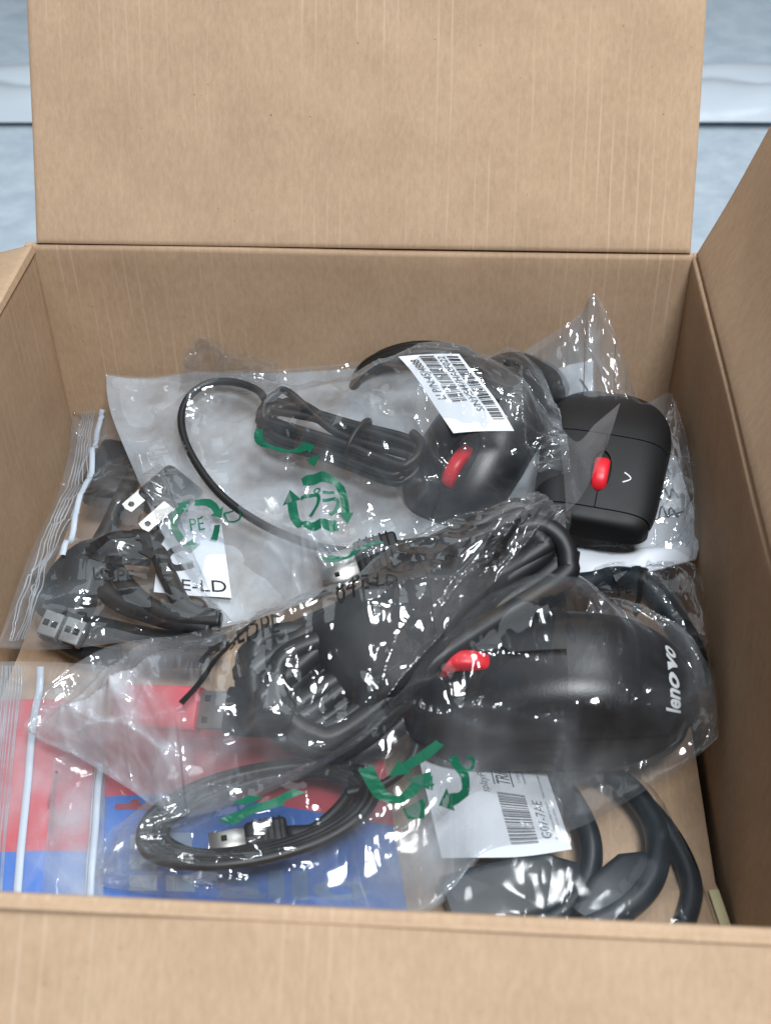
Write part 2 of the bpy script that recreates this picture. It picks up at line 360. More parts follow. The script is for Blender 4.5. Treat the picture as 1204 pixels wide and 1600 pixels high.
class Sheet:
    def __init__(s, X): s.X = X; s.nu, s.nv = X.shape[:2]; s.px = proj(X)
    def uv(s, x, y):
        d = ((s.px-np.array([x, y]))**2).sum(2); i, j = np.unravel_index(d.argmin(), d.shape); return np.array([i, j], float)
    def at(s, uv, off=0.0003):
        i = np.clip(uv[:, 0], 0, s.nu-1.001); j = np.clip(uv[:, 1], 0, s.nv-1.001); a = i.astype(int); b = j.astype(int); f = (i-a)[:, None]; g = (j-b)[:, None]
        X = s.X; p = X[a, b]*(1-f)*(1-g)+X[a+1, b]*f*(1-g)+X[a, b+1]*(1-f)*g+X[a+1, b+1]*f*g
        n = np.cross(X[a, b+1]-X[a, b], X[a+1, b]-X[a, b]); n /= np.linalg.norm(n, axis=1)[:, None]+1e-12
        n = np.where((n@(CAM-p.mean(0)))[:, None] < 0, -n, n); return p+n*off
def ridges(nu, nv, su, sv, n, amp, wid, length, ang, rng, foci=()):
    '''sharp-crested folds, tapering out at both ends'''
    U, V = np.meshgrid(np.linspace(0, su, nu), np.linspace(0, sv, nv), indexing='ij'); out = np.zeros((nu, nv))
    for k in range(n):
        l = length*rng.uniform(0.35, 1.3); w = wid*rng.uniform(0.5, 1.6); a = amp*rng.uniform(0.3, 1.0)*(1 if rng.random() < 0.75 else -0.6)
        if len(foci) and rng.random() < 0.6:
            c = foci[rng.integers(len(foci))]; t = rng.uniform(0, 2*math.pi); o = rng.uniform(0.15, 0.75)*l
            c = (c[0]*su+o*math.cos(t), c[1]*sv+o*math.sin(t))
        else: c = (rng.uniform(0, su), rng.uniform(0, sv)); t = ang[0]+rng.normal()*ang[1]
        x = (U-c[0])*math.cos(t)+(V-c[1])*math.sin(t); y = -(U-c[0])*math.sin(t)+(V-c[1])*math.cos(t)+rng.uniform(-9, 9)*x*x
        y = y+0.0012*np.sin(x/l*7+k); tap = np.clip(1-(2*x/l)**2, 0, 1)**1.2
        out += a*tap*np.exp(-np.abs(y)/w*np.where(y > 0, 1.0, rng.uniform(0.45, 1.6)))
    return out
CRUMPLE = 2.0
def build_bag(name, label, X0, mat, hg, seed, group, back=None, air=4, exu=0.05, exv=0.05, amp=0.0006, lam=0.016, bottom=0.012, steps=140, folds=None, gather_sheen=(), creases=(), **kw):
    rng = np.random.default_rng(seed); nu, nv = X0.shape[:2]
    X, su, sv = drape(X0, exu, exv, puff(hg, air) if air else hg, rng, steps, **kw)
    cr = crumple(nu, nv, su, sv, amp*CRUMPLE, lam, rng)+crumple(nu, nv, su, sv, amp*CRUMPLE*2.0, lam*2.6, rng, 5)+crumple(nu, nv, su, sv, amp*CRUMPLE*0.18, lam*0.5, rng)
    if folds: cr += ridges(nu, nv, su, sv, folds[0], folds[1], folds[2], folds[3], folds[4], rng, folds[5] if len(folds) > 5 else ())
    for pts_, a_, w_ in creases:                     # single long folds, followed point by point
        s0 = Sheet(X0); ij = catmull([(*s0.uv(*q), 0) for q in pts_], 14)[:, :2]; q = s0.at(ij, 0); dd = np.full((nu, nv), 9.0); tt = np.zeros((nu, nv))
        for k, c_ in enumerate(q):
            d_ = np.linalg.norm(X0-c_, axis=2); b_ = d_ < dd; dd[b_] = d_[b_]; tt[b_] = k/len(q)
        cr += 1.6*a_*np.exp(-dd/w_)*np.clip(np.sin(math.pi*np.clip(tt, .03, .97))*2.2, 0, 1)*(0.8+0.3*noise2(nu, nv, 20, 20, rng))
    win = np.clip(np.minimum.outer(np.minimum(np.arange(nu), np.arange(nu)[::-1])/4, np.minimum(np.arange(nv), np.arange(nv)[::-1])/4), 0, 1)
    X[..., 2] += cr*win
    root = empty(name, X0.reshape(-1, 3).mean(0)*np.array([1, 1, 0])+np.array([0, 0, X0[..., 2].min()-bottom]), label, 'plastic bag', group)
    fr = part('bag_front', X.reshape(-1, 3), grid_faces(nu, nv), mat, root)
    ug, vg = np.meshgrid(np.linspace(0, 1, nu), np.linspace(0, 1, nv), indexing='ij'); ga = np.zeros((nu, nv))   # bunched film layers, plus white patches and fold edges painted in for highlights
    for (gu, gv, ru, rv, am) in gather_sheen: ga += 0.5*am*np.exp(-((ug-gu)/ru)**2-((vg-gv)/rv)**2)
    at = fr.data.attributes.new('gather_sheen', 'FLOAT', 'POINT'); at.data.foreach_set('value', np.clip(ga*(0.8+0.2*noise2(nu, nv, 22, 22, rng)+1.6*np.abs(cr)/max(1e-6, np.abs(cr).max()))+0.09*(np.abs(cr)/max(1e-6, np.abs(cr).max()))**1.3, 0, 0.8).astype(np.float32).ravel())
    k = max(1, nu//70); Xb = X0[::k, ::k].copy(); bu, bv = Xb.shape[:2]
    prof = np.outer(np.sin(np.linspace(0, math.pi, bu)), np.sin(np.linspace(0, math.pi, bv)))**0.5
    Xb[..., 2] -= bottom*prof*0.9+0.0012; Xb[..., 2] += (crumple(bu, bv, su, sv, amp*1.2, lam, rng)+0.0012*noise2(bu, bv, 9, 9, rng))*prof
    part('bag_back', Xb.reshape(-1, 3), grid_faces(bu, bv, True), back or mat, root)
    return root, Sheet(X)

# ------------------------------------------------------------------ print: shapes in a unit square laid on a sheet
def ribbon(pts, w, n=6, sub=2):
    c = catmull([(x, y, 0) for x, y in pts], n)[:, :2]; t = np.gradient(c, axis=0); t /= np.linalg.norm(t, axis=1)[:, None]+1e-9
    nn = np.stack([-t[:, 1], t[:, 0]], 1); k = sub+1
    v = np.concatenate([(c+nn*w*(a/sub-0.5))[:, None] for a in range(k)], 1).reshape(-1, 2); return v, grid_faces(len(c), k)
def poly(pts): return np.array(pts, float), [tuple(range(len(pts)))]
def arrow(pts, w, head=2.3, hl=1.5):
    p = np.array(pts, float); d = p[-1]-p[-2]; d /= np.linalg.norm(d); n = np.array([-d[1], d[0]])
    a, fa = ribbon(pts, w); t = p[-1]
    b = np.array([t-n*w*head/2, t-n*w*head/2*0.0+d*w*hl, t+n*w*head/2, t]); b = np.array([t-n*w*head/2, t+d*w*hl, t+n*w*head/2])
    return np.concatenate([a, b]), fa+[(len(a), len(a)+1, len(a)+2)]
def rect2(x0, y0, x1, y1, nx=3, ny=3):
    g = np.array([(x0+(x1-x0)*i/(nx-1), y0+(y1-y0)*j/(ny-1)) for i in range(nx) for j in range(ny)]); return g, grid_faces(nx, ny)
def text2(s, x0, y0, h, wmax=None, shear=0.0, bold=0.0, cuts=1):
    cu = bpy.data.curves.new('t', 'FONT'); cu.body = s; cu.size = 1; cu.resolution_u = 3; cu.shear = shear; cu.offset = bold
    o = bpy.data.objects.new('t', cu); COL.objects.link(o); me = o.to_mesh()
    bm = bmesh.new(); bm.from_mesh(me); bmesh.ops.triangulate(bm, faces=bm.faces[:])
    if cuts: bmesh.ops.subdivide_edges(bm, edges=bm.edges[:], cuts=cuts, use_grid_fill=True)
    v = np.array([q.co[:2] for q in bm.verts]); f = [tuple(q.index for q in g.verts) for g in bm.faces]; bm.free()
    o.to_mesh_clear(); bpy.data.objects.remove(o); bpy.data.curves.remove(cu)
    v[:, 0] -= v[:, 0].min(); k = h/0.7; sx = k if wmax is None else wmax/v[:, 0].max()
    return v*np.array([sx, k])+np.array([x0, y0]), f
def join(*gs):
    b = MB()
    for v, f in gs: b.add(v, f)
    return np.array(b.v, float), b.f
def lay(name, geo, quad, sheet, mat, parent, off=0.0003):
    """quad: photo corners of the unit square, in the order (0,0) (1,0) (1,1) (0,1)"""
    v, f = geo; q = [sheet.uv(*c) for c in quad]; x, y = v[:, :1], v[:, 1:2]
    uv = q[0]*(1-x)*(1-y)+q[1]*x*(1-y)+q[2]*x*y+q[3]*(1-x)*y
    return part(name, sheet.at(uv, off), f, mat, parent, smooth=False)
def barcode(x0, y0, x1, y1, n, seed):
    r = random.Random(seed); gs = []; x = x0; u = (x1-x0)/(n*2.6)
    while x < x1-u:
        w = u*r.choice((0.7, 0.7, 1.3, 2.0)); gs.append(rect2(x, y0, min(x+w, x1), y1, 2, 4)); x += w+u*r.choice((0.6, 0.8, 1.3, 1.8))
    return join(*gs)
def loop_mark():      # three bent arrows chasing each other
    gs = []
    for k in range(3):
        a0 = math.radians(90+120*k)
        pts = [(0.5+0.4*math.cos(a0-q)*(1 if abs(q-0.5) > 0.2 else 1.08), 0.5+0.4*math.sin(a0-q)) for q in np.linspace(-0.15, 1.35, 6)]
        gs.append(arrow(pts, 0.13, 2.2, 1.4))
    return gs
def square_mark():    # two arrows forming a rounded square
    a = arrow([(0.30, 0.92), (0.62, 0.93), (0.86, 0.86), (0.93, 0.60), (0.92, 0.34)], 0.14, 2.0, 1.4)
    b = arrow([(0.72, 0.08), (0.38, 0.07), (0.14, 0.14), (0.07, 0.40), (0.08, 0.66)], 0.14, 2.0, 1.4)
    pu = [ribbon([(0.22, 0.66), (0.48, 0.66), (0.46, 0.50), (0.30, 0.34)], 0.06), ribbon([(0.50+0.05*math.cos(t), 0.74+0.05*math.sin(t)) for t in np.linspace(0, 6.28, 8)], 0.025)]
    ra = [ribbon([(0.58, 0.68), (0.78, 0.68)], 0.055), ribbon([(0.55, 0.54), (0.80, 0.54), (0.76, 0.40), (0.62, 0.28)], 0.06)]
    return [a, b]+pu+ra

# ------------------------------------------------------------------ setting
def flat_sheet(name, x0, x1, y0, y1, z, mat, n=2, wav=0.0, seed=1):
    r = np.random.default_rng(seed); X, Y = np.meshgrid(np.linspace(x0, x1, n), np.linspace(y0, y1, n), indexing='ij')
    Z = np.full_like(X, z)+(wav*noise2(n, n, 14, 14, r) if wav else 0)
    return link(name, np.stack([X, Y, Z], 2).reshape(-1, 3), grid_faces(n, n), mat)
fl = flat_sheet('floor', -12, 12, -6, 18, -0.02, plain('grey_floor', (0.25, 0.27, 0.29), 0.7)); fl['kind'] = 'structure'
ts = flat_sheet('plastic_sheet', -2.2, 2.2, -1.2, 4.4, -0.006, 'tarp', 160, 0.007)
tag(ts, 'pale blue plastic sheet spread under and behind the cardboard box', 'plastic sheet')
HEMY = P(600, 192, 0)[1]; HEMW = P(600, 110, 0)[1]-HEMY
def hem():
    rng = np.random.default_rng(3); nu, nv = 160, 25; X = np.linspace(-1.9, 1.9, nu); t = np.linspace(0, 1, nv)
    prof = 0.012*np.sin(math.pi*t)**0.5+0.012*np.abs(np.sin(math.pi*2*t))
    y0 = HEMY+0.02*X+0.012*noise2(nu, 2, 12, 2, rng)[:, 0]
    V = [(X[i], y0[i]+t[j]*HEMW, 0.001+prof[j]+(0.004*math.sin(i*0.53+j*0.22)+0.003*math.sin(i*1.27-j*0.3))*math.sin(math.pi*t[j])) for i in range(nu) for j in range(nv)]
    return link('folded_hem', V, grid_faces(nu, nv), 'hem', ts)
hem()

# ------------------------------------------------------------------ the cardboard box
box = empty('cardboard_box', (0, -D/2, 0), 'open brown corrugated cardboard box with its four flaps folded out', 'cardboard box')
TH = 0.0042
def panel(name, O, U, V, lu, lv, seed, wav=0.0006, nu=60, nv=40, bow=0.0, trim=0.0):
    """front face on the origin plane, thickness away from U x V; local x along the crease"""
    rng = np.random.default_rng(seed); U = np.array(U, float); V = np.array(V, float); Nn = np.cross(U, V)
    def sm(n): t = np.linspace(0, 1, n); e = 0.0012; return t
    u = np.concatenate([[0, 0.0008], np.linspace(0.0025, lu-0.0025, nu-4), [lu-0.0008, lu]]); v = np.concatenate([[0, 0.0008], np.linspace(0.0025, lv-0.0025, nv-4), [lv-0.0008, lv]])
    dep = lambda q, l: np.where(q == 0, 0.0011, np.where(q == l, 0.0011, np.where((q < 0.001) | (q > l-0.001), 0.0003, 0)))
    Z = -np.maximum(dep(u, lu)[:, None], dep(v, lv)[None, :]) + wav*noise2(nu, nv, 6, 5, rng) + bow*np.outer(np.sin(math.pi*u/lu), np.sin(math.pi*np.minimum(v/lv, 1)))
    A = np.stack(np.meshgrid(u, v, indexing='ij')+[Z], 2).reshape(-1, 3)
    B = A.copy(); B[:, 2] = -TH
    n = nu*nv; f = grid_faces(nu, nv)+[tuple(i+n for i in q) for q in grid_faces(nu, nv, True)]
    ring = [i*nv for i in range(nu)]+[(nu-1)*nv+j for j in range(1, nv)]+[i*nv+nv-1 for i in range(nu-2, -1, -1)]+[j for j in range(nv-2, 0, -1)]
    for a, b in zip(ring, ring[1:]+ring[:1]): f.append((a, a+n, b+n, b)[::-1])
    o = link(name, np.concatenate([A, B]), f, 'card', box, sharp=50)
    R = Matrix((U, V, Nn)).transposed().to_4x4(); R.translation = Vector(O)-box.location
    o.matrix_basis = R; return o
h = W/2; s30, c30 = math.sin(math.radians(29)), math.cos(math.radians(29))
panel('back_wall', (-h-TH*1.3, 0, 0), (1, 0, 0), (0, 0, 1), W+TH*2.6, H-.0004, 11, 0.0007)
panel('front_wall', (h+TH*1.3, -D, 0), (-1, 0, 0), (0, 0, 1), W+TH*2.6, H-.0004, 12, 0.0007)
panel('left_wall', (-h, -D-.003, 0), (0, 1, 0), (0, 0, 1), D+.006, H, 13, 0.0007, bow=-0.001)
panel('right_wall', (h, .003, 0), (0, -1, 0), (0, 0, 1), D+.006, H, 14, 0.0012, bow=-0.002)
g = 0.0012
panel('back_flap', (-h+0.001, 0.0006, H+g), (1, 0, 0), (0, s30, c30), W-0.002, 0.175, 15, 0.0012)
a = math.radians(20); panel('right_flap', (h+0.0006, -0.001, H+g), (0, -1, 0), (math.sin(a), 0, math.cos(a)), D-0.002, 0.165, 16, 0.0013)
a = math.radians(104); panel('left_flap', (-h-0.0006, -D+0.001, H+g), (0, 1, 0), (-math.sin(a), 0, math.cos(a)), D-0.002, 0.165, 17, 0.0013)
a = math.radians(128); panel('front_flap', (h-0.001, -D-0.0006, H+g), (-1, 0, 0), (0, -math.sin(a), math.cos(a)), W-0.002, 0.165, 18, 0.0009)
panel('bottom', (-h, -D, 0.002), (1, 0, 0), (0, 1, 0), W, D, 19, 0.001)

# cardboard layer under the goods
def insert():
    rng = np.random.default_rng(5); nu, nv = 60, 60
    X, Y = np.meshgrid(np.linspace(-h+0.003, h-0.0025, nu), np.linspace(-D+0.004, -0.004, nv), indexing='ij')
    Z = 0.114+0.0012*noise2(nu, nv, 6, 6, rng)+0.004*np.clip((X-0.12)/0.04, 0, 1)
    Z += np.where(Y > -0.262, 0.0, 0.0035)*np.clip((X-0.09)/0.02, 0, 1)
    A = np.stack([X, Y, Z], 2).reshape(-1, 3); B = A-np.array([0, 0, 0.003]); n = nu*nv
    ring = [i*nv for i in range(nu)]+[(nu-1)*nv+j for j in range(1, nv)]+[i*nv+nv-1 for i in range(nu-2, -1, -1)]+[j for j in range(nv-2, 0, -1)]
    f = grid_faces(nu, nv)+[tuple(i+n for i in q) for q in grid_faces(nu, nv, True)]+[(b, b+n, a_+n, a_) for a_, b in zip(ring, ring[1:]+ring[:1])]
    return link('cardboard_layer', np.concatenate([A, B]), f, 'card', sharp=60)
ins = tag(insert(), 'brown cardboard layer under the goods, bare beside the right wall', 'cardboard sheet'); raise_pile([ins])
v, f = rbox(0.0042, 0.017, 0.0007, 0.0002, 1); tp = P(1124, 1420, 0.1235)
tag(link('tape_scrap', xf(v, frame((0.98, 0.16, 0), (0, 0, 1)), tp), f, 'tape'), 'small torn scrap of cream tape on the bare cardboard strip', 'tape scrap')

# ------------------------------------------------------------------ mice
def mouse_fn(L, Wd, Hh, pn, pt, peak, waist=0.06, e=0.72, nose_h=0.55, taper=0.0, tail=0.42, te=1.5):
    def fn(s, th, k=1.0):
        p = np.where(s > 0, pn, pt); w = Wd/2*(np.maximum(0, 1-np.abs(s)**p))**(1/p)*(1-waist*np.cos(np.clip(s*1.6, -1.57, 1.57))**2)
        w = w*(1-taper*np.clip((s+0.3)/1.3, 0, 1)); ph = np.where(s > 0, p*1.5, p*te)
        hh = Hh*(1-np.clip((s-peak)/(1-peak), 0, 1)**1.7*(1-nose_h)-np.clip((peak-s)/(1+peak), 0, 1)**2.2*tail)*np.maximum(0, 1-np.abs(s)**ph)**(1/ph)
        c, sn = np.cos(th), np.sin(th)
        return np.stack([L/2*s*k, k*w*np.sign(c)*np.abs(c)**e, 0.0015+np.maximum(k*hh-(1-k)*0.0, 0)*np.abs(sn)**e], -1)
    return fn
def body_geo(fn, k, n=46, mth=36):
    s = np.sin(np.linspace(-math.pi/2, math.pi/2, n)); th = np.linspace(0, math.pi, mth)
    S, T = np.meshgrid(s, th, indexing='ij'); X = fn(S, T, k); X[:, 0, 2] = 0.0015; X[:, -1, 2] = 0.0015
    return X.reshape(-1, 3), grid_faces(n, mth, False, True)
def shell_geo(fn, s0, s1, t0, t1, n=40, mth=30, drop=0.93):
    """outer panel between s0..s1; t0, t1 may vary with s; edges turned in"""
    ss = np.sin(np.linspace(math.asin(s0), math.asin(s1), n)); A = []
    for s in ss:
        a, b = (t0(s) if callable(t0) else t0), (t1(s) if callable(t1) else t1); A.append(np.linspace(a, b, mth))
    T = np.array(A); S = np.repeat(ss[:, None], mth, 1); X = fn(S, T, 1.0); I = fn(S, T, drop)
    G = np.zeros((n+2, mth+2, 3)); G[1:-1, 1:-1] = X; G[0, 1:-1] = I[0]; G[-1, 1:-1] = I[-1]; G[1:-1, 0] = I[:, 0]; G[1:-1, -1] = I[:, -1]
    G[0, 0] = I[0, 0]; G[0, -1] = I[0, -1]; G[-1, 0] = I[-1, 0]; G[-1, -1] = I[-1, -1]
    return G.reshape(-1, 3), grid_faces(n+2, mth+2)
def wheel_geo(r, w, n=32):
    prof = [(r*0.5, -w/2), (r*0.88, -w/2), (r*0.97, -w*0.36), (r, -w*0.15), (r, w*0.15), (r*0.97, w*0.36), (r*0.88, w/2), (r*0.5, w/2)]; k = len(prof)
    V = [(p[0]*math.cos(2*math.pi*i/n), p[1], p[0]*math.sin(2*math.pi*i/n)) for i in range(n) for p in prof]
    return np.array(V), [(i*k+j, i*k+j+1, ((i+1) % n)*k+j+1, ((i+1) % n)*k+j) for i in range(n) for j in range(k-1)]
def usb_plug(root, o, fwd, up, sc=1.0, over='black_matt', red=False):
    """metal shell with two windows, ribbed black grip behind; o = rear of the metal"""
    R = frame(fwd, up)
    b = MB(); w, t, l = 0.012*sc, 0.0046*sc, 0.0145*sc
    for c, sz in (((l/2, 0, t/2), (l, w, 0.0005)), ((l/2, 0, -t/2), (l, w, 0.0005)), ((l/2, w/2, 0), (l, 0.0005, t)), ((l/2, -w/2, 0), (l, 0.0005, t))): b.add(*rbox(*sz, 0.00018, 1, c))
    sh = part('usb_shell', xf(b.v, R, o), b.f, 'metal', root)
    b = MB(); b.add(*rbox(l-0.003, w*0.9, t*0.4, 0, 1, (l/2-0.0015, 0, t*0.2)))
    part('usb_tongue', xf(b.v, R, o), b.f, 'dark', sh)
    b = MB()
    for q in (-1, 1): b.add(*rbox(0.0023, 0.0023, 0.0002, 0, 1, (l*0.58, q*0.0031*sc, t/2+0.00032)))
    part('usb_window', xf(b.v, R, o), b.f, 'dark', sh)
    b = MB(); g1 = 0.017*sc
    b.add(*rbox(g1, 0.0152*sc, 0.0082*sc, 0.0018, 3, (-g1/2, 0, 0)))
    for k in range(5): b.add(*rbox(0.0011, 0.0158*sc, 0.0088*sc, 0.0004, 1, (-0.004-k*0.0026*sc, 0, 0)))
    part('plug_grip', xf(b.v, R, o), b.f, over, root)
    path = [np.array(o)+R@np.array((-g1-0.014*t_*sc, 0, 0)) for t_ in np.linspace(0, 1, 6)]
    part('strain_relief', *tube_geo(path, np.linspace(0.0042, 0.0022, 6)*sc, 12), over, root)
    return R

WIRED = mouse_fn(0.114, 0.062, 0.040, 3.4, 2.5, -0.15)
def wired_mouse(pos, fwd, up, label, sc=1.0):
    R = frame(fwd, up)*sc; root = empty('computer_mouse', pos, label, 'computer mouse', 'computer mice'); T = lambda v: xf(v, R, pos)
    v, f = body_geo(WIRED, 0.955); part('lower_body', T(v), f, 'black_matt', root)
    lo, hi = 0.50, math.pi-0.50
    v, f = shell_geo(WIRED, -1.0, -0.0775, lambda s: lo-0.10*s, lambda s: hi+0.10*s); part('palm_shell', T(v), f, 'black', root, sharp=35)
    mid = lambda s, d: 0.035+d*(0.125*math.sqrt(max(0, 1-((s-0.56)/0.27)**2)))
    for nm, a0, a1 in (('button', lambda s: lo-0.10*s, lambda s: math.pi/2-0.014-mid(s, 1)+0.035), ('button', lambda s: math.pi/2+0.014+mid(s, 1)-0.035, lambda s: hi+0.10*s)):
        v, f = shell_geo(WIRED, -0.077, 1.0, a0, a1, 44, 18); part(nm, T(v), f, 'black', root, sharp=35)
    p = WIRED(np.array(0.56), np.array(math.pi/2))
    v, f = wheel_geo(0.0125, 0.0066); v = v*np.array([1, 1, 0.8])+np.array([p[0], 0, p[2]-0.0058]); part('scroll_wheel', T(v), f, 'red', root)
    return root, R, T
def surf_text(fn, s_txt, geo, s0, t0, scale, T, parent, mat, name, rot=0.0):
    """flat print on a mouse: unit x runs across the back (theta), unit y along it"""
    v, f = geo; S = s0+v[:, 1]*scale[1]; Th = t0+v[:, 0]*scale[0]
    q = fn(S, Th, 1.0); q2 = fn(S, Th, 1.012); return part(name, T(q+(q2-q)/np.maximum(np.linalg.norm(q2-q, axis=1)[:, None], 1e-9)*0.00025), f, mat, parent, smooth=False)

GRP = 'clear plastic bags packed in the cardboard box'
def on(sh, x, y, dz=0.0):                       # a point dz above a bag's resting surface
    i, j = sh.uv(x, y).astype(int); z = sh.X[i, j, 2]+dz; return P(x, y, z)
def path_on(sh, pts, n=10, closed=False): return catmull([on(sh, *q) for q in pts], n, closed)
def cable(name, root, path, r, mat='rubber', n=10, closed=False): return part(name, *tube_geo(path, r, n, closed), mat, root)
def racetrack(a, b, width, up, turns, r, rng, lift=0.6, ka=1.0, kb=1.0):
    """one cord folded to and fro into a long bundle"""
    a, b = np.array(a), np.array(b); d = (b-a)/np.linalg.norm(b-a); up = np.array(up, float); up -= d*(up@d); up /= np.linalg.norm(up); s = np.cross(up, d); pts = []
    for k in range(turns):
        w = width*(0.18+0.82*((k*0.618+.37) % 1)); e0, e1 = rng.uniform(-0.006, 0.004), rng.uniform(-0.004, 0.006); zz = up*r*2*lift*(k-(turns-1)/2)*0.55; sh = s*rng.uniform(-0.35, 0.35)*width*0.5
        A, B = a+d*e0+zz+sh, b+d*e1+zz+sh
        wa, wb = w*ka, w*kb
        pts += [A+d*wa*0.4+s*wa*0.5, A+d*wa*0.08+s*wa*0.34, A-d*wa*0.04, A+d*wa*0.08-s*wa*0.34, A+d*wa*0.4-s*wa*0.5, (A+B)/2-s*(wa+wb)*0.22+up*rng.uniform(-1, 1)*r*0.7,
                B-d*wb*0.4-s*wb*0.5, B-d*wb*0.08-s*wb*0.34, B+d*wb*0.04, B-d*wb*0.08+s*wb*0.34, B-d*wb*0.4+s*wb*0.5, (A+B)/2+s*(wa+wb)*0.22+up*rng.uniform(-1, 1)*r*0.7]
    return catmull(pts[:-1], 7)
def paper_sheet(name, top, bot, left, right, label, cat, mat='paper', wav=0.0006, seed=2, nu=40, nv=40, parent=None):
    X = coons(top, bot, left, right, nu, nv); X[..., 2] += wav*noise2(nu, nv, 4, 4, np.random.default_rng(seed)); o = link(name, X.reshape(-1, 3), grid_faces(nu, nv), mat, parent)
    if label: tag(o, label, cat)
    return o, Sheet(X)
def quad(tl, tr, br, bl, z=None):               # straight edges for coons
    q = [(*c, z) if len(c) == 2 else c for c in (tl, tr, br, bl)]; mid = lambda p, r: tuple((a_+b_)/2 for a_, b_ in zip(p, r))
    tl, tr, br, bl = q; return ([tl, mid(tl, tr), tr], [bl, mid(bl, br), br], [tl, mid(tl, bl), bl], [tr, mid(tr, br), br])
def seal(sh, pts, w, name, mat, root, off=0.0006):
    """a strip running along photo points on a sheet"""
    uv = catmull([(*sh.uv(*p), 0) for p in pts], 14)[:, :2]; p = sh.at(uv, off); t = np.gradient(p, axis=0); t /= np.linalg.norm(t, axis=1)[:, None]
    n = np.cross(t, (0, -0.5, 0.85)); n /= np.linalg.norm(n, axis=1)[:, None]; upv = np.cross(n, t)
    V = np.concatenate([(p+n*w*a_+upv*b_)[:, None] for a_, b_ in ((-0.5, 0), (-0.35, 0.0007), (0.35, 0.0007), (0.5, 0))], 1).reshape(-1, 3)
    return part(name, V, grid_faces(len(p), 4), mat, root)

# ---- small clear bag far back left
X = coons([(285, 560, .200), (312, 524, .210), (365, 545, .205), (432, 566, .199)], [(280, 610, .180), (350, 615, .180), (440, 610, .180)],
          [(285, 560, .200), (280, 610, .180)], [(432, 566, .199), (440, 610, .180)], 60, 30)
b0, _ = build_bag('plastic_bag', 'small crumpled clear bag peeking out against the far wall, left of the coiled cable', X, 'film_thin', PILE, 31, GRP, amp=0.0016, lam=0.012, folds=(40, .0025, .003, .03, (1.2, .7)))
# ---- coil of black cable standing at the far wall
coil = empty('coiled_cable', P(668, 640, .15), 'glossy black cable coiled into rings behind the bag with the barcode sticker', 'cable')
rng = np.random.default_rng(12); c0 = P(668, 600, .176); pts = []
for k in range(3*14):
    t = 2*math.pi*k/14+0.3; q = c0+np.array([0.040*math.cos(t), -0.004-0.0055*(k//14)+0.001*math.sin(3*t), 0.0])+np.array([0, -0.012*0.2, 0.0312])*math.sin(t)*(1+0.04*(k//14-1)); pts.append(q)
cable('cord', coil, catmull(pts, 5), 0.0029)

# ---- bag with black cables at the front right, under the mouse bag
X = coons([(560, 1180, .130), (760, 1140, .135), (900, 1170, .130), (1010, 1222, .122)], [(560, 1470, .124), (760, 1475, .124), (950, 1470, .122), (1122, 1462, .1205)],
          [(560, 1180, .130), (545, 1330, .126), (560, 1470, .124)], [(1010, 1222, .122), (1050, 1310, .1215), (1092, 1385, .121), (1122, 1462, .1205)], 150, 90)
shD = Sheet(X)
ad = empty('display_adapter', P(850, 1400, .116), 'thick blue-black adapter cable with a moulded plug curled beside the cardboard strip', 'adapter cable')
cable('cord', ad, path_on(shD, [(868, 1215, .000), (900, 1260, .001), (922, 1315, .001), (918, 1370, .0), (885, 1420, .0), (830, 1462, .0)]), 0.0047, 'blueblack', 14)
cable('cord', ad, path_on(shD, [(930, 1195, .001), (985, 1235, .002), (1022, 1290, .003), (1026, 1350, .004), (1005, 1395, .004), (960, 1430, .003), (905, 1455, .002)]), 0.0052, 'blueblack', 14)
cable('cord', ad, path_on(shD, [(985, 1235, .0005), (1035, 1290, .0005), (1068, 1345, .0005), (1080, 1395, .0), (1066, 1452, -.001)]), 0.0045, 'blueblack', 14)
def wedge(path, w, t, mat, name, root, up=(0, -0.3, 1), e=0.4):
    """soft-edged block that follows a path; w, t per station"""
    V = []; k = 16; path = np.array(path); tt = np.gradient(path, axis=0)
    for p, d, w_, t_ in zip(path, tt, w, t):
        R = frame(d, up)
        for a_ in range(k):
            an = 2*math.pi*a_/k; c_, s_ = math.cos(an), math.sin(an); V.append(p+R@np.array((0, w_*np.sign(c_)*abs(c_)**e, t_*np.sign(s_)*abs(s_)**e)))
    n = len(path); return part(name, V, grid_faces(n, k, False, True)+[tuple(range(k)), tuple((n-1)*k+q for q in range(k-1, -1, -1))], mat, root, sharp=50)
pp = [on(shD, 1030, 1352, .002), on(shD, 1012, 1360, .002), on(shD, 990, 1372, .002), on(shD, 955, 1405, .002), on(shD, 925, 1450, .001)]
wedge(pp, [.004, .0075, .0108, .0115, .011], [.003, .0045, .0052, .0055, .005], 'blueblack', 'plug_housing', ad)
pp = [on(shD, 905, 1368, .0), on(shD, 880, 1375, .001), on(shD, 860, 1380, .001), on(shD, 770, 1400, .001), on(shD, 700, 1420, .001)]
wedge(pp, [.005, .009, .0125, .013, .0125], [.003, .004, .0045, .0045, .0045], 'blueblack', 'connector_housing', ad)
raise_pile(tree(ad))
lb, shL = paper_sheet('printed_label', [(640, 1112, .137), (700, 1128, .139), (775, 1152, .138), (842, 1178, .135)], [(690, 1341, .1335), (760, 1340, .134), (830, 1337, .134), (893, 1328, .1325)],
                      [(640, 1112, .137), (662, 1220, .137), (690, 1341, .1335)], [(842, 1178, .135), (868, 1250, .134), (893, 1328, .1325)], 'white paper product label with barcode lying beneath the front film', 'paper label')
Q = [(893, 1328), (842, 1178), (640, 1112), (690, 1341)]       # unit x runs up the label, unit y to the left
lay('barcode', barcode(0.09, 0.24, 0.50, 0.45, 26, 3), Q, shL, 'inkgrey', lb, .0002)
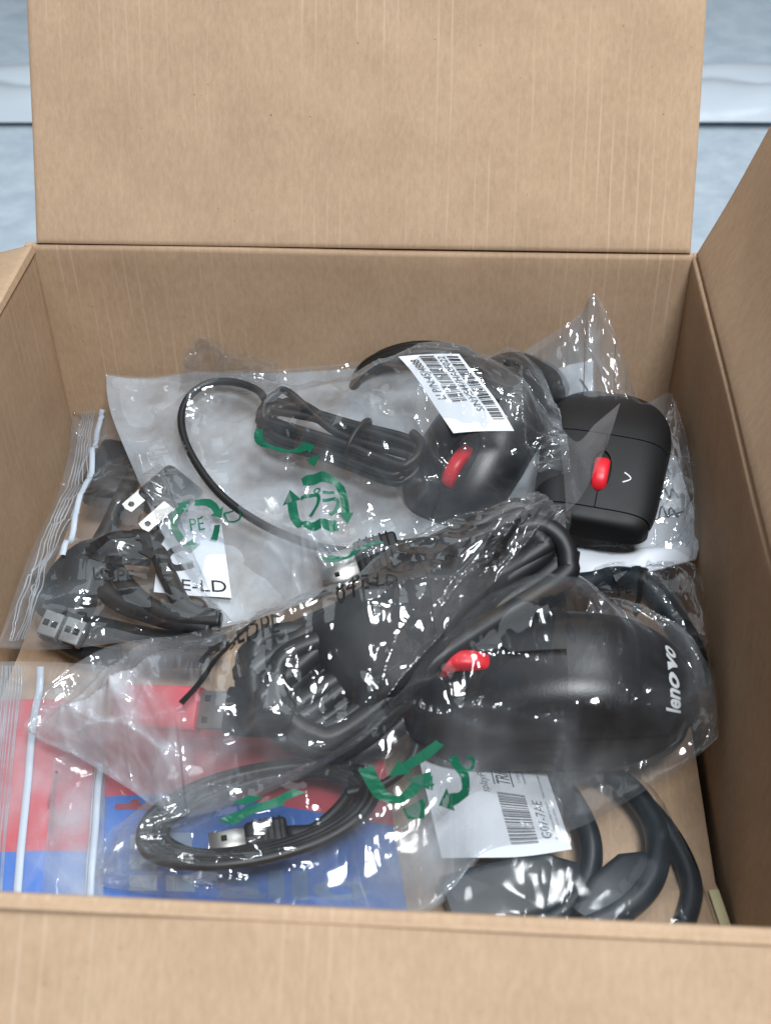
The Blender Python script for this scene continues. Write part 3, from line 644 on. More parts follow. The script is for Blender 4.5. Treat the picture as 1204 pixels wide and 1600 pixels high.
lay('maker_name', join(text2('TRIPP\u00b7LITE', 0.56, 0.33, 0.10, 0.30, bold=0.02), rect2(0.55, 0.445, 0.87, 0.455), rect2(0.55, 0.305, 0.87, 0.315)), Q, shL, 'ink', lb, .0002)
lay('heading', join(text2('VGA', 0.76, 0.87, 0.10, 0.16), text2('& Adapter', 0.62, 0.76, 0.07, 0.26), text2('ctor Adapter', 0.58, 0.67, 0.06, 0.28), text2('splayPort \u00e0 VGA', 0.48, 0.505, 0.065, 0.40), text2('on \u00e0 VGA', 0.66, 0.59, 0.065, 0.2)), Q, shL, 'inkgrey', lb, .0002)
lay('part_number', text2('G07-7AE', 0.12, 0.125, 0.075, 0.34), Q, shL, 'inkgrey', lb, .0002)
sm = join(*[text2(s_, x_, y_, 0.022, w_) for s_, x_, y_, w_ in (('1111 W. 35th Street, Chicago, IL 60609 USA', 0.60, 0.24, 0.26), ('Copyright all rights reserved', 0.60, 0.20, 0.18), ('All specifications subject to change', 0.10, 0.08, 0.36), ('All specifications sont sujettes', 0.10, 0.04, 0.30), ('Made in China fabrique en Chine hecho', 0.50, 0.08, 0.38))])
lay('small_print', sm, Q, shL, 'inkgrey', lb, .0002); raise_pile([lb])
bD, sD = build_bag('plastic_bag', 'flat clear bag over thick black cables at the front right, below the mouse bag', X, 'film_flat', PILE, 32, GRP, None, 5, .02, .02, .0004, .02, 0.003, steps=120, folds=(10, .0003, .004, .06, (.5, .8)))
raise_pile([bD.children[0]])

# ---- two zip bags with red and blue header cards, front left
def card_pack(top, bot, left, right, label, split, hole, windows, seed):
    X = coons(top, bot, left, right, 80, 80); X[..., 2] += 0.0005*noise2(80, 80, 4, 4, np.random.default_rng(seed)); sh = Sheet(X); root = empty('header_card', X.reshape(-1, 3).mean(0)-np.array([0, 0, .004]), label, 'retail card')
    k = int(80*split); part('red_panel', X[:, :k+1].reshape(-1, 3), grid_faces(80, k+1), 'redcard', root); part('blue_panel', X[:, k:].reshape(-1, 3), grid_faces(80, 80-k), 'bluecard', root)
    lo = X.copy(); lo[..., 2] -= 0.002; part('card_back', lo[::4, ::4].reshape(-1, 3), grid_faces(20, 20, True), 'paper', root)
    return root, sh
cF, shF = card_pack([(-25, 1098, .129), (60, 1092, .131), (152, 1100, .130)], [(-40, 1425, .121), (60, 1425, .122), (150, 1425, .121)], [(-25, 1098, .129), (-35, 1250, .126), (-40, 1425, .121)], [(152, 1100, .130), (155, 1250, .127), (150, 1425, .121)],
                    'red and blue header card with a hang hole in the leftmost zip bag', 0.74, None, None, 4)
hole = join(poly([(0.0, 0.38), (0.13, 0.38), (0.13, 0.62), (0.0, 0.62)]), poly([(-0.28, 0.45), (0.0, 0.45), (0.0, 0.55), (-0.28, 0.55)]), poly([(0.13, 0.45), (0.42, 0.45), (0.42, 0.55), (0.13, 0.55)]))
M['hole'] = plain('deep_red_card', (0.30, 0.012, 0.02), 0.6)
def euro_hole(sh, quad_px, root):
    a_ = [(0.00, 0.42), (0.30, 0.42), (0.36, 0.36), (0.40, 0.24), (0.50, 0.18), (0.60, 0.24), (0.64, 0.36), (0.70, 0.42), (1.0, 0.42), (1.04, 0.56), (1.0, 0.70), (0, 0.70), (-0.04, 0.56)]
    lay('hang_hole', poly(a_), quad_px, sh, 'hole', root, .0004)
euro_hole(shF, [(75, 1210), (66, 1297), (92, 1300), (100, 1210)][0:1]+[(63, 1300), (90, 1302), (98, 1208)], cF)
c2, sh2 = card_pack([(158, 1130, .127), (330, 1120, .130), (600, 1190, .128)], [(140, 1432, .1195), (380, 1442, .1195), (640, 1447, .1195)], [(158, 1130, .127), (150, 1280, .124), (140, 1432, .1195)], [(600, 1190, .128), (620, 1320, .124), (640, 1447, .1195)],
                    'bright blue card with red top and pale printed blocks under the coiled mouse cord', 0.42, None, None, 5)
euro_hole(sh2, [(180, 1245), (240, 1245), (240, 1275), (180, 1275)], c2)
wq = [(0.00, 0), (1, 0), (1, 1), (0, 1)]
bl = join(*[rect2(x_, y_, x_+.13, y_+.17) for x_ in (0.08, 0.25) for y_ in (0.1, 0.33, 0.56)])
lay('printed_blocks', bl, [(172, 1405), (520, 1418), (480, 1280), (180, 1270)], sh2, 'palecard', c2)
lay('printed_word', join(text2('allo', 0.05, 0.15, 0.62, 0.9, bold=0.03)), [(330, 1412), (590, 1418), (590, 1350), (330, 1345)], sh2, 'faded', c2)
raise_pile(tree(cF)+tree(c2))
X = coons([(-20, 1034, .138), (70, 1034, .140), (165, 1040, .138)], [(-50, 1440, .124), (50, 1440, .124), (160, 1440, .124)], [(-20, 1034, .138), (-35, 1230, .131), (-50, 1440, .124)], [(165, 1040, .138), (165, 1230, .131), (160, 1440, .124)], 80, 130)
bF, sF = build_bag('zip_bag', 'zip bag in the near left corner holding the red and blue card with hang hole', X, 'film_flat', PILE, 33, GRP, None, 3, .015, .015, .0003, .02, 0.006, steps=100, folds=(22, .0008, .003, .05, (1.4, .4)), gather_sheen=[(.1, .5, .3, 1, .4), (.8, .6, .4, .8, .6), (.3, .3, .4, .3, .3)])
seal(sF, [(62, 1040), (52, 1130), (40, 1260), (27, 1425)], 0.0034, 'zip_strip', 'zip', bF)
for k in range(8): seal(sF, [(4+k*4.5, 1040), (-4+k*4.5, 1130), (-14+k*4.3, 1250), (-26+k*4, 1425)], 0.0006, 'pressed_rib', 'film_frost', bF)
raise_pile([bF.children[0]])
X = coons([(84, 1186, .137), (160, 1168, .138), (380, 1150, .140), (620, 1200, .136)], [(60, 1440, .1265), (250, 1445, .1265), (450, 1448, .1265), (660, 1452, .1265)], [(84, 1186, .137), (75, 1290, .133), (60, 1440, .1265)], [(620, 1200, .136), (640, 1320, .131), (660, 1452, .1265)], 150, 80)
b2, s2 = build_bag('zip_bag', 'zip bag over the bright blue card, its white strip standing beside the hang hole', X, 'film_flat', PILE, 34, GRP, None, 3, .015, .02, .0004, .018, 0.004, steps=100, folds=(45, .0010, .003, .05, (.4, .8)), gather_sheen=[(.05, .5, .10, .9, .30), (.3, .6, .3, .7, .30)])
seal(s2, [(157, 1190), (152, 1260), (146, 1340), (138, 1430)], 0.0030, 'zip_strip', 'zip', b2); seal(s2, [(150, 1190), (145, 1260), (139, 1340), (131, 1430)], 0.0008, 'pressed_rib', 'film_frost', b2)
raise_pile([b2.children[0]])

# ---- bag with the power cord, left
E_ = dict(top=[(112, 633, .1565), (135, 630, .158), (168, 632, .160), (230, 660, .161)], bot=[(-6, 1010, .1345), (90, 1012, .140), (200, 1000, .143), (350, 985, .144)],
          left=[(112, 633, .1565), (108, 700, .153), (86, 780, .149), (48, 860, .143), (22, 930, .139), (-6, 1010, .1345)], right=[(230, 660, .161), (265, 780, .155), (310, 890, .150), (350, 985, .144)])
X = coons(**E_, nu=110, nv=150) if False else coons(E_['top'], E_['bot'], E_['left'], E_['right'], 110, 150); shE = Sheet(X)
pw = empty('power_cord', on(shE, 190, 880, -.02), 'black two-prong power cord with connectors in the left zip bag', 'power cord')
ppts = [on(shE, 262, 752, .006), on(shE, 252, 765, .006), on(shE, 232, 790, .006), on(shE, 215, 812, .005), on(shE, 208, 822, .005)]
p0 = on(shE, 262, 765, .006); p1 = on(shE, 222, 800, .006); d = (p1-p0)/np.linalg.norm(p1-p0); Rp = frame(d, (0.1, -0.5, 0.86))
v, f = rbox(0.026, 0.026, 0.016, 0.004, 3, (-0.010, 0, -0.001)); part('plug_body', xf(v, Rp, on(shE, 245, 795, .004)), f, 'black', pw)
def prong(o):
    n = 24; ring = [(0.0145+0.0016*math.cos(2*math.pi*k/n), 0.0016*math.sin(2*math.pi*k/n)) for k in range(n)]; out = []
    for k in range(n):
        a_ = 2*math.pi*k/n; c_, s_ = math.cos(a_), math.sin(a_); t_ = 1/max(abs(c_), abs(s_)); x_, y_ = c_*t_, s_*t_; out.append((0.0095+x_*0.0105 if x_ < 0 else 0.0145+x_*0.0040, y_*0.0033))
    out = [(x_ if x_ < 0.0175 else x_-abs(y_)*0.25, y_) for x_, y_ in out]; V = [(x_, y_, z_) for z_ in (0.0008, -0.0008) for L_ in (ring, out) for x_, y_ in L_]; f = []
    for k in range(n):
        q = (k+1) % n; f += [(k, n+k, n+q, q), (2*n+k, 2*n+q, 3*n+q, 3*n+k), (n+k, 3*n+k, 3*n+q, n+q), (k, q, 2*n+q, 2*n+k)]
    return part('prong', xf(V, Rp, o), f, 'metal', pw, sharp=40)
prong(on(shE, 236, 762, .010)); prong(on(shE, 262, 792, .010))
cable('cord', pw, path_on(shE, [(255, 800, .002), (235, 850, .002), (180, 870, .002), (140, 900, .0), (110, 940, -.002), (105, 975, -.002)]), .0046)
cable('cord', pw, path_on(shE, [(160, 850, .004), (190, 905, .004), (230, 945, .004), (280, 965, .003), (345, 972, .003)]), .0046)
cable('cord', pw, path_on(shE, [(215, 735, .0), (190, 780, .001), (172, 820, .002), (150, 870, .003), (170, 930, .003), (235, 960, .002), (330, 985, .001)]), .0046)
cable('cord', pw, path_on(shE, [(128, 860, .002), (180, 850, .005), (240, 860, .006), (262, 900, .005), (290, 950, .004), (340, 968, .003)]), .0046)
pp = [on(shE, 135, 858, .002), on(shE, 130, 875, .002), on(shE, 120, 900, .002), on(shE, 105, 935, .002), on(shE, 92, 962, .001)]
wedge(pp, [.005, .0095, .0125, .0135, .0125], [.0045, .006, .0075, .0085, .008], 'blueblack', 'connector_body', pw)
pp = [on(shE, 190, 862, .004), on(shE, 176, 868, .004), on(shE, 150, 880, .004), on(shE, 128, 900, .004), on(shE, 118, 930, .003)]
wedge(pp, [.005, .008, .0095, .0095, .009], [.0045, .006, .0065, .0065, .006], 'blueblack', 'connector_body', pw)
for (x_, y_) in ((78, 985), (112, 996)):
    o_ = on(shE, x_+8, y_-16, .003); R_ = frame(on(shE, x_-4, y_+10, .001)-o_, (0, -.5, .86)); v, f = rbox(.012, .0098, .0072, .0006, 2, (.003, 0, 0)); fc = part('connector_face', xf(v, R_, o_), f, 'grey', pw)
    b = MB(); b.add(*rbox(.0004, .006, .0038, 0, 1, (.0092, 0, 0))); b.add(*rbox(.003, .0028, .0003, 0, 1, (.003, .0020, .0037))); b.add(*rbox(.003, .0028, .0003, 0, 1, (.003, -.0022, .0037)))
    part('socket_opening', xf(b.v, R_, o_), b.f, 'dark', fc)
v, f = rbox(.040, .026, .018, .005, 3); bo = on(shE, 178, 742, -.012); part('power_brick', xf(v, frame(on(shE, 150, 800, -.012)-on(shE, 205, 690, -.012), (.1, -.2, 1)), bo), f, 'blueblack', pw)
cable('cord', pw, path_on(shE, [(60, 905, -.010), (110, 960, -.010), (190, 985, -.008), (270, 1000, -.006), (350, 1005, -.004)]), .0044)
cable('cord', pw, path_on(shE, [(70, 985, -.012), (130, 1020, -.012), (220, 1030, -.010), (330, 1030, -.006)]), .0044)
raise_pile(tree(pw))
pl, shP = paper_sheet('paper_label', *quad((252, 822, .153), (345, 812, .156), (362, 935, .150), (240, 925, .150)), 'white paper label with cut-off black lettering beside the power cord', 'paper label')
Q = [(240, 925), (362, 935), (345, 812), (252, 822)]
lay('lettering', join(text2('PE-LD', 0.20, 0.06, 0.15, 0.75)), Q, shP, 'ink', pl); lay('logo_curve', join(ribbon([(0.52, 0.42), (0.26, 0.36), (0.14, 0.48), (0.20, 0.60), (0.40, 0.66)], 0.09)), Q, shP, 'ink', pl); raise_pile([pl])
bE, sE = build_bag('zip_bag', 'clear zip bag along the left wall with the black power cord in it', X, 'film_clear', PILE, 35, GRP, 'film_lip', 8, .03, .03, .0006, .016, 0.01, steps=130, folds=(90, .0016, .0028, .045, (1.0, .7), [(.35, .55), (.55, .7), (.2, .9)]), gather_sheen=[(.2, .1, .3, .3, .10), (.1, .9, .3, .15, .16)])
seal(sE, [(160, 636), (152, 690), (138, 750), (117, 815), (98, 870)], .0030, 'zip_strip', 'zip', bE)
for k in range(6): seal(sE, [(128+k*4, 640), (120+k*4, 700), (100+k*5, 775), (66+k*5, 850), (40+k*5, 920), (16+k*5, 1000)], .0005, 'pressed_rib', 'film_frost', bE)
Q = [(130, 905), (250, 905), (250, 835), (130, 835)]
lay('recycling_print', join(ribbon([(0.15, 0.62), (0.40, 0.78), (0.70, 0.96)], 0.14), arrow([(0.66, 0.98), (0.80, 0.95), (0.86, 0.62)], 0.13), ribbon([(0.12, 0.62), (0.14, 0.48), (0.35, 0.40), (0.88, 0.36)], 0.14), poly([(0.05, 0.56), (0.18, 0.72), (0.20, 0.48)])), Q, sE, 'ink', bE)
lay('recycling_print', text2('LDPE', 0.14, 0.02, 0.22, 0.52), Q, sE, 'ink', bE); raise_pile([bE.children[0]])

# ---- bag with leaflet behind the wireless mouse
X = coons([(770, 575, .196), (840, 535, .214), (905, 490, .229), (926, 456, .2395), (948, 490, .230), (975, 560, .214), (1000, 628, .203), (1045, 613, .200), (1060, 640, .198)],
          [(800, 900, .150), (900, 915, .152), (1000, 900, .160), (1092, 872, .168)], [(770, 575, .196), (780, 740, .172), (800, 900, .150)], [(1060, 640, .198), (1078, 700, .196), (1100, 770, .190), (1100, 830, .180), (1092, 872, .168)], 150, 130); shG = Sheet(X)
lf, shl = paper_sheet('folded_leaflet', [(880, 730, .178), (960, 735, .180), (1055, 715, .182)], [(842, 884, .158), (900, 904, .160), (950, 908, .162), (1086, 876, .166)], [(880, 730, .178), (865, 810, .168), (842, 884, .158)], [(1055, 715, .182), (1082, 790, .176), (1100, 834, .168), (1086, 876, .166)],
                      'white folded leaflet lying under the bare wireless mouse', 'leaflet')
Xf = shl.X.copy(); n_ = 34; fold = np.stack([shl.at(np.stack([np.linspace(6, 39, 40), np.full(40, 39-q*0.32)], 1), 0.0006+0.004*math.sin(math.pi*min(1, q/n_*1.0))) for q in range(n_)], 1)
part('folded_panel', fold.reshape(-1, 3), grid_faces(40, n_), 'paper', lf)
scr = join(*[ribbon([(x_, y_), (x_+.04, y_+.12), (x_+.07, y_), (x_+.10, y_+.09), (x_+.14, y_-.02)], 0.014) for x_, y_ in ((.62, .80), (.78, .84), (.64, .62), (.80, .58), (.60, .46), (.76, .40))]+[ribbon([(.55, .30), (.70, .40), (.95, .42)], .010)])
lay('script_print', scr, [(842, 872), (1080, 862), (1055, 715), (880, 730)], shl, 'inkgrey', lf, .0004)
cr_, shc = paper_sheet('paper_slip', *quad((838, 582, .196), (925, 572, .202), (930, 640, .192), (858, 648, .186)), 'small crumpled white slip in the upright bag behind the wireless mouse', 'paper slip', wav=.004)
lay('slip_print', join(ribbon([(.2, .3), (.35, .6), (.3, .9)], .05), ribbon([(.7, .4), (.9, .55), (.75, .8)], .05), text2('27', .7, .1, .2)), [(862, 650), (930, 640), (925, 575), (845, 588)], shc, 'ink', cr_)
raise_pile([lf, cr_])
bG, sG = build_bag('plastic_bag', 'tall crumpled clear bag leaning in the far right corner behind the wireless mouse', X, 'film_thin', PILE, 36, GRP, None, 3, .05, .05, .0011, .012, 0.008, steps=130, folds=(150, .0024, .0028, .04, (1.3, .7), [(.4, .2), (.85, .35)]), gather_sheen=[(.45, .15, .3, .2, .2), (.25, .25, .3, .3, .4), (.9, .4, .15, .5, .4)])
raise_pile([lf])
seal(sG, [(905, 495), (920, 545), (945, 600), (960, 625)], .0012, 'heat_seal', 'film_crisp', bG)

# ---- bag with flat black cable, right
X = coons([(925, 905, .160), (1000, 880, .166), (1080, 880, .170), (1108, 925, .168)], [(905, 1010, .148), (1000, 1050, .150), (1100, 1050, .152)], [(925, 905, .160), (915, 960, .154), (905, 1010, .148)], [(1108, 925, .168), (1117, 980, .162), (1100, 1050, .152)], 110, 80); shH = Sheet(X)
fc = empty('flat_cable', on(shH, 1040, 970, -.01), 'thick black cable arching under the small bag beside the right wall', 'cable')
cable('cord', fc, path_on(shH, [(900, 915, -.002), (950, 905, .000), (1000, 912, .003), (1035, 945, .004), (1062, 985, .004), (1082, 1030, .003), (1085, 1075, .0)]), .0062, 'blueblack', 14)
raise_pile(tree(fc))
bH, sH = build_bag('plastic_bag', 'small wrinkled clear bag with a black printed arrow beside the right wall', X, 'film_clear', PILE, 37, GRP, None, 3, .06, .06, .0012, .010, 0.006, steps=130, folds=(80, .0018, .0025, .025, (.8, .9)))
Q = [(955, 975), (1045, 975), (1045, 890), (955, 890)]
lay('recycling_print', join(ribbon([(0.36, 0.88), (0.46, 0.93), (0.56, 0.82), (0.55, 0.68)], 0.10), arrow([(0.56, 0.72), (0.53, 0.50), (0.46, 0.26)], 0.09, 2.6, 1.6), poly([(0.05, 0.86), (0.30, 0.84), (0.10, 0.70)]), text2('PE', 0.12, 0.42, 0.18)), Q, sH, 'ink', bH, .0005)
raise_pile([bH.children[0]])

# ---- wireless mouse, bare, nose towards the camera
WL = mouse_fn(0.106, 0.067, 0.0245, 7.5, 1.8, -0.05, 0.03, 0.46, 0.55, 0.17, 0.50, 1.05)
def wireless():
    t_, n_ = P(957, 636, .185), P(922, 828, .178); fwd = n_-t_; pos = (t_+n_)/2; R = frame(fwd, (0.02, -0.10, 1)); root = empty('wireless_mouse', pos, 'bare black wireless mouse with red wheel lying on the white leaflet', 'computer mouse', 'computer mice'); T = lambda v: xf(v, R, pos)
    v, f = body_geo(WL, 0.94); part('lower_body', T(v), f, 'dark', root); lo, hi = .10, math.pi-.10
    v, f = shell_geo(WL, -1.0, .10, lo, hi); part('palm_cover', T(v), f, 'black_matt', root, sharp=40)
    gap = lambda s: math.asin(min(1, ((.00035+.0044*math.sqrt(max(0, 1-((s-.52)/.21)**2)))/.030)**(1/.46)))
    for q in (-1, 1):
        v, f = shell_geo(WL, .112, .88, (lambda s: lo) if q < 0 else (lambda s: math.pi/2+gap(s)), (lambda s: math.pi/2-gap(s)) if q < 0 else (lambda s: hi), 36, 34); part('button', T(v), f, 'black_matt', root, sharp=40)
    v, f = shell_geo(WL, .892, 1.0, .002, math.pi-.002, 14, 64); part('front_bumper', T(v), f, 'black_matt', root, sharp=40)
    p = WL(np.array(.52), np.array(math.pi/2)); v, f = wheel_geo(.0098, .0072); part('scroll_wheel', T(v*np.array([1, 1, .8])+np.array([p[0], 0, p[2]-.0036])), f, 'red', root)
    geo = join(ribbon([(0.0, 0.0), (0.5, 0.9), (1.0, 0.0)], .14, 6)); v, f = geo; S = .55+(v[:, 0]-.5)*.10; Th = math.pi/2-.16-(v[:, 1]-.5)*.10
    q, q2 = WL(S, Th), WL(S, Th, 1.02); part('chevron_mark', T(q+(q2-q)/np.linalg.norm(q2-q, axis=1)[:, None]*.0004), f, 'silver', root, smooth=False); return root
wm = wireless(); raise_pile(tree(wm))

# ---- large milky bag with a wired mouse and its cord
X = coons([(165, 583, .184), (230, 588, .184), (330, 576, .187), (450, 570, .190), (560, 560, .195), (660, 553, .200), (760, 554, .202), (830, 590, .202), (869, 650, .200)],
          [(345, 978, .146), (430, 955, .150), (560, 905, .156), (700, 850, .166), (800, 812, .175), (888, 780, .184)],
          [(165, 583, .184), (172, 640, .179), (210, 735, .170), (250, 825, .161), (300, 905, .153), (345, 978, .146)], [(869, 650, .200), (876, 700, .195), (888, 780, .184)], 230, 190); shA = Sheet(X)
tail, nose = on(shA, 818, 590, -.004), on(shA, 716, 728, -.002)
mA, RA, TA = wired_mouse((tail+nose)/2-np.array([0, 0, .020]), nose-tail, (0.05, -.25, 1), 'black mouse with red wheel seen through the bag under the barcode sticker')
cable('cord', mA, path_on(shA, [(420, 640, .0055), (405, 612, .004), (370, 598, .003), (330, 598, .003), (297, 618, .003), (283, 655, .003), (296, 705, .003), (340, 768, .003), (400, 814, .003), (470, 846, .003), (530, 860, .003), (600, 862, .003), (660, 848, .003), (720, 820, .002)]), .0021)
rng = np.random.default_rng(8)
cable('cord_bundle', mA, racetrack(on(shA, 424, 645, .006), on(shA, 650, 720, .006), .026, (0, -.4, .9), 8, .0021, rng), .0021)
tw = on(shA, 560, 690, .006); d_ = on(shA, 650, 720, .006)-on(shA, 424, 645, .006); Rt = frame(d_, (0, -.4, .9)); cable('cord_tie', mA, [tw+Rt@np.array((0.0006*math.sin(t*2), .0125*math.cos(t), .0085*math.sin(t))) for t in np.linspace(0, 2*math.pi, 24, endpoint=False)], .0014, closed=True)
uo = on(shA, 558, 880, .005)
usb_plug(mA, uo, on(shA, 488, 900, .004)-uo, (0, -.45, .9), 1.25)
raise_pile(tree(mA))
bA, sA = build_bag('plastic_bag', 'large milky bag with green recycling marks and a white barcode sticker', X, 'film_milky', PILE, 38, GRP, 'film_frost', 3, .05, .05, .0016, .017, .014, steps=170, folds=(170, .0026, .0032, .05, (.4, .8), [(.45, .45), (.62, .52), (.3, .8), (.85, .75), (.55, .9)]), gather_sheen=[(.08, .3, .12, .5, .30), (.25, .95, .3, .16, .30), (.98, .4, .05, .5, .40), (.3, .02, .4, .05, .2), (.32, .78, .16, .12, .30), (.12, .6, .10, .15, .25), (.62, .62, .10, .08, .16)], creases=[([(400, 690), (470, 735), (430, 765)], .0022, .003), ([(520, 690), (555, 722), (600, 738), (640, 745), (665, 775), (690, 790), (697, 830)], .0034, .0032), ([(702, 690), (716, 770)], .0026, .0025), ([(738, 715), (750, 795)], .0026, .0025),
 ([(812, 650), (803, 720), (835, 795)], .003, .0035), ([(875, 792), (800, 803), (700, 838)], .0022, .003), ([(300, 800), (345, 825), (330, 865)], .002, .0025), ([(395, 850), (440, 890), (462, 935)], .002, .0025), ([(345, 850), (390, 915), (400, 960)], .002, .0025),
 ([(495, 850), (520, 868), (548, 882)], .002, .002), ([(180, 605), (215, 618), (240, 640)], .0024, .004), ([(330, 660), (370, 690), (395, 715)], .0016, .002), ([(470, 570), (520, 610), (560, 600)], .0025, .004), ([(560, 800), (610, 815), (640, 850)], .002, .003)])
st_q = [(622, 557), (717, 553), (803, 672), (708, 678)]; uvq = [sA.uv(*q) for q in st_q]
def sticker():
    n_, m_ = 30, 14; c = [on(sA, *q, .0025) for q in ((628, 566), (714, 562), (803, 672), (708, 678))]; c[0] = P(622, 557, c[0][2]); c[1] = P(717, 553, c[1][2])
    V = np.array([(1-i)*((1-j)*c[0]+j*c[1])+i*((1-j)*c[3]+j*c[2])+np.array([0, 0, .0022*math.sin(math.pi*i)+.0007*math.sin(7*i+3*j)]) for i in np.linspace(0, 1, n_) for j in np.linspace(0, 1, m_)])
    s_ = part('barcode_sticker', V, grid_faces(n_, m_), 'paper', bA); s_['label'] = 'white sticker with two barcodes'
    return s_, Sheet(V.reshape(n_, m_, 3))
sk, shS = sticker(); Q = [st_q[2], st_q[1], st_q[0], st_q[3]]           # unit x runs up the sticker, y to its left
lay('barcode', barcode(.36, .44, .97, .68, 22, 5), Q, shS, 'ink', sk, .0004); lay('barcode', barcode(.12, .05, .97, .24, 34, 6), Q, shS, 'ink', sk, .0004)
lay('sticker_text', join(text2('LI P/N:45J4888', .40, .74, .14, .52), text2('S/N:HS447HA0F022', .22, .28, .12, .74)), Q, shS, 'ink', sk, .0004)
def mark(sh, quad_, geos, root, mat='green', off=.0003): return lay('recycling_print', join(*geos), quad_, sh, mat, root, off)
mark(sA, [(268, 860), (352, 850), (350, 772), (266, 780)], loop_mark()+[text2('PE', .36, .40, .2)], bA)
mark(sA, [(462, 838), (552, 830), (538, 742), (442, 758)], square_mark(), bA)
mark(sA, [(352, 815), (376, 812), (374, 795), (350, 800)], [ribbon([(.1, .1), (.9, .1), (.9, .9), (.1, .9), (.1, .1)], .14, 4)], bA)
mark(sA, [(405, 720), (500, 720), (500, 670), (405, 670)], [arrow([(.02, .95), (.02, .45), (.45, .30), (.75, .45)], .13), poly([(.75, .1), (1, .2), (.9, -.15)])], bA)
mark(sA, [(505, 885), (600, 870), (600, 845), (505, 855)], [arrow([(.05, .4), (.3, .1), (.55, .4)], .2), ribbon([(.7, .5), (.95, .7)], .2)], bA)
# loose lip of the same bag lying on the wireless mouse
def lip():
    A = coons([(868, 655, .210), (900, 690, .217), (930, 662, .223), (969, 629, .232)], [(884, 800, .202), (905, 780, .210), (925, 745, .220), (948, 695, .228)], [(868, 655, .210), (880, 740, .206), (884, 800, .202)], [(969, 629, .232), (958, 665, .228), (948, 695, .224)], 60, 50)
    rng = np.random.default_rng(6); w_ = np.linspace(0, 1, 60)[:, None]; A[..., 2] += (crumple(60, 50, .05, .03, .0010, .012, rng))*np.sin(math.pi*np.linspace(0, 1, 50))[None]*np.sin(math.pi*w_)
    return part('bag_lip', A.reshape(-1, 3), grid_faces(60, 50), 'film_lip', bA)
lp = lip(); raise_pile([bA.children[0]])

# ---- large clear bag with the front mouse and its coiled cord
X = coons([(150, 1352, .134), (180, 1290, .138), (280, 1255, .143), (420, 1215, .150), (560, 1150, .160), (650, 1050, .172), (745, 940, .180), (868, 890, .178), (930, 942, .178), (1030, 1008, .174), (1108, 1036, .170)],
          [(160, 1384, .131), (250, 1400, .130), (330, 1418, .128), (480, 1432, .126), (640, 1432, .126), (705, 1400, .128), (755, 1338, .132), (840, 1312, .135), (920, 1286, .139), (1060, 1202, .150), (1122, 1152, .158)],
          [(150, 1352, .134), (148, 1368, .132), (160, 1384, .131)], [(1108, 1036, .170), (1128, 1088, .166), (1122, 1152, .158)], 320, 150); shC = Sheet(X)
nz_, tl_ = P(614, 1100, .146), P(1094, 1108, .147)
mC, RC, TC = wired_mouse((nz_+tl_)/2, nz_-tl_, (0.02, -.22, 1), 'black satin mouse with silver letters and red wheel in the front right bag', 1.13)
tx = text2('lenovo', 0, 0, 1.0, 1.0, shear=0.15, bold=.03); v, f = tx; S = -.80+v[:, 1]*.10; Th = math.pi/2-.62+v[:, 0]*.95
q, q2 = WIRED(S, Th), WIRED(S, Th, 1.02); part('name_print', TC(q+(q2-q)/np.linalg.norm(q2-q, axis=1)[:, None]*.0004), f, 'silver', mC, smooth=False)
cable('cord', mC, path_on(shC, [(662, 1110, -.006), (655, 1150, -.008), (640, 1190, -.008), (600, 1225, -.006), (540, 1240, -.004)]), .0021)
pts = []; rng = np.random.default_rng(9)
for k in range(5*12):
    t = 2*math.pi*k/12; j = k//12; pts.append(P(405+(168+6*rng.standard_normal())*math.cos(t)+10*(j-2)*math.cos(t)+40*math.sin(t)*0.0, 1272-28*math.cos(t)*1.3+(62+5*(j-2))*math.sin(t), .143+.0013*j+.0006*rng.standard_normal()))
cable('cord_bundle', mC, catmull(pts, 6), .0023)
uo = P(385, 1318, .1415); usb_plug(mC, uo, P(330, 1328, .141)-uo, (0, -.4, .9), 1.0)
raise_pile(tree(mC))
rp = P(470, 1235, .140); bx = None
bC, sC = build_bag('plastic_bag', 'long clear bag with green arrows holding the front mouse and its coiled cord', X, 'film_clear', PILE, 39, GRP, 'film_milky', 7, .04, .04, .0010, .017, .010, steps=170, folds=(170, .0016, .0032, .05, (.2, .7), [(.06, .5), (.2, .8), (.42, .4), (.72, .85), (.95, .6)]), gather_sheen=[(.05, .5, .10, .6, .36), (.50, .90, .10, .22, .75), (.40, .95, .14, .2, .22), (.97, .4, .04, .5, .22), (.75, .92, .10, .12, .14)], creases=[([(760, 945), (870, 912), (935, 962), (1030, 1018), (1100, 1062), (1112, 1105)], .0026, .003), ([(885, 925), (955, 992), (1058, 1052), (1098, 1112)], .0022, .0026), ([(680, 1147), (830, 1132), (960, 1147), (1070, 1188)], .0012, .0022), ([(690, 1206), (800, 1190), (885, 1196)], .0024, .003), ([(600, 1188), (740, 1214), (845, 1204)], .0022, .003),
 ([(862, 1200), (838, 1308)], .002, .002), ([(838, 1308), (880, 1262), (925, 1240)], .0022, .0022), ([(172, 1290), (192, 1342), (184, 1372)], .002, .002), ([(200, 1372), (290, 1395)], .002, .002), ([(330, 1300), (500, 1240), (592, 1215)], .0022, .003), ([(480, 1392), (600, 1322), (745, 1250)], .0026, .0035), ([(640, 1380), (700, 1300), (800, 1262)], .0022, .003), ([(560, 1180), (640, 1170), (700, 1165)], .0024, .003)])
mark(sC, [(560, 1265), (690, 1240), (690, 1160), (560, 1185)], [arrow([(.08, .75), (.25, .30), (.50, .12), (.70, .35)], .17), arrow([(.98, 1.0), (.80, .85), (.55, .70)], .16, 2.0), poly([(.52, -.05), (.80, .10), (.78, -.28), (.58, -.25)])], bC)
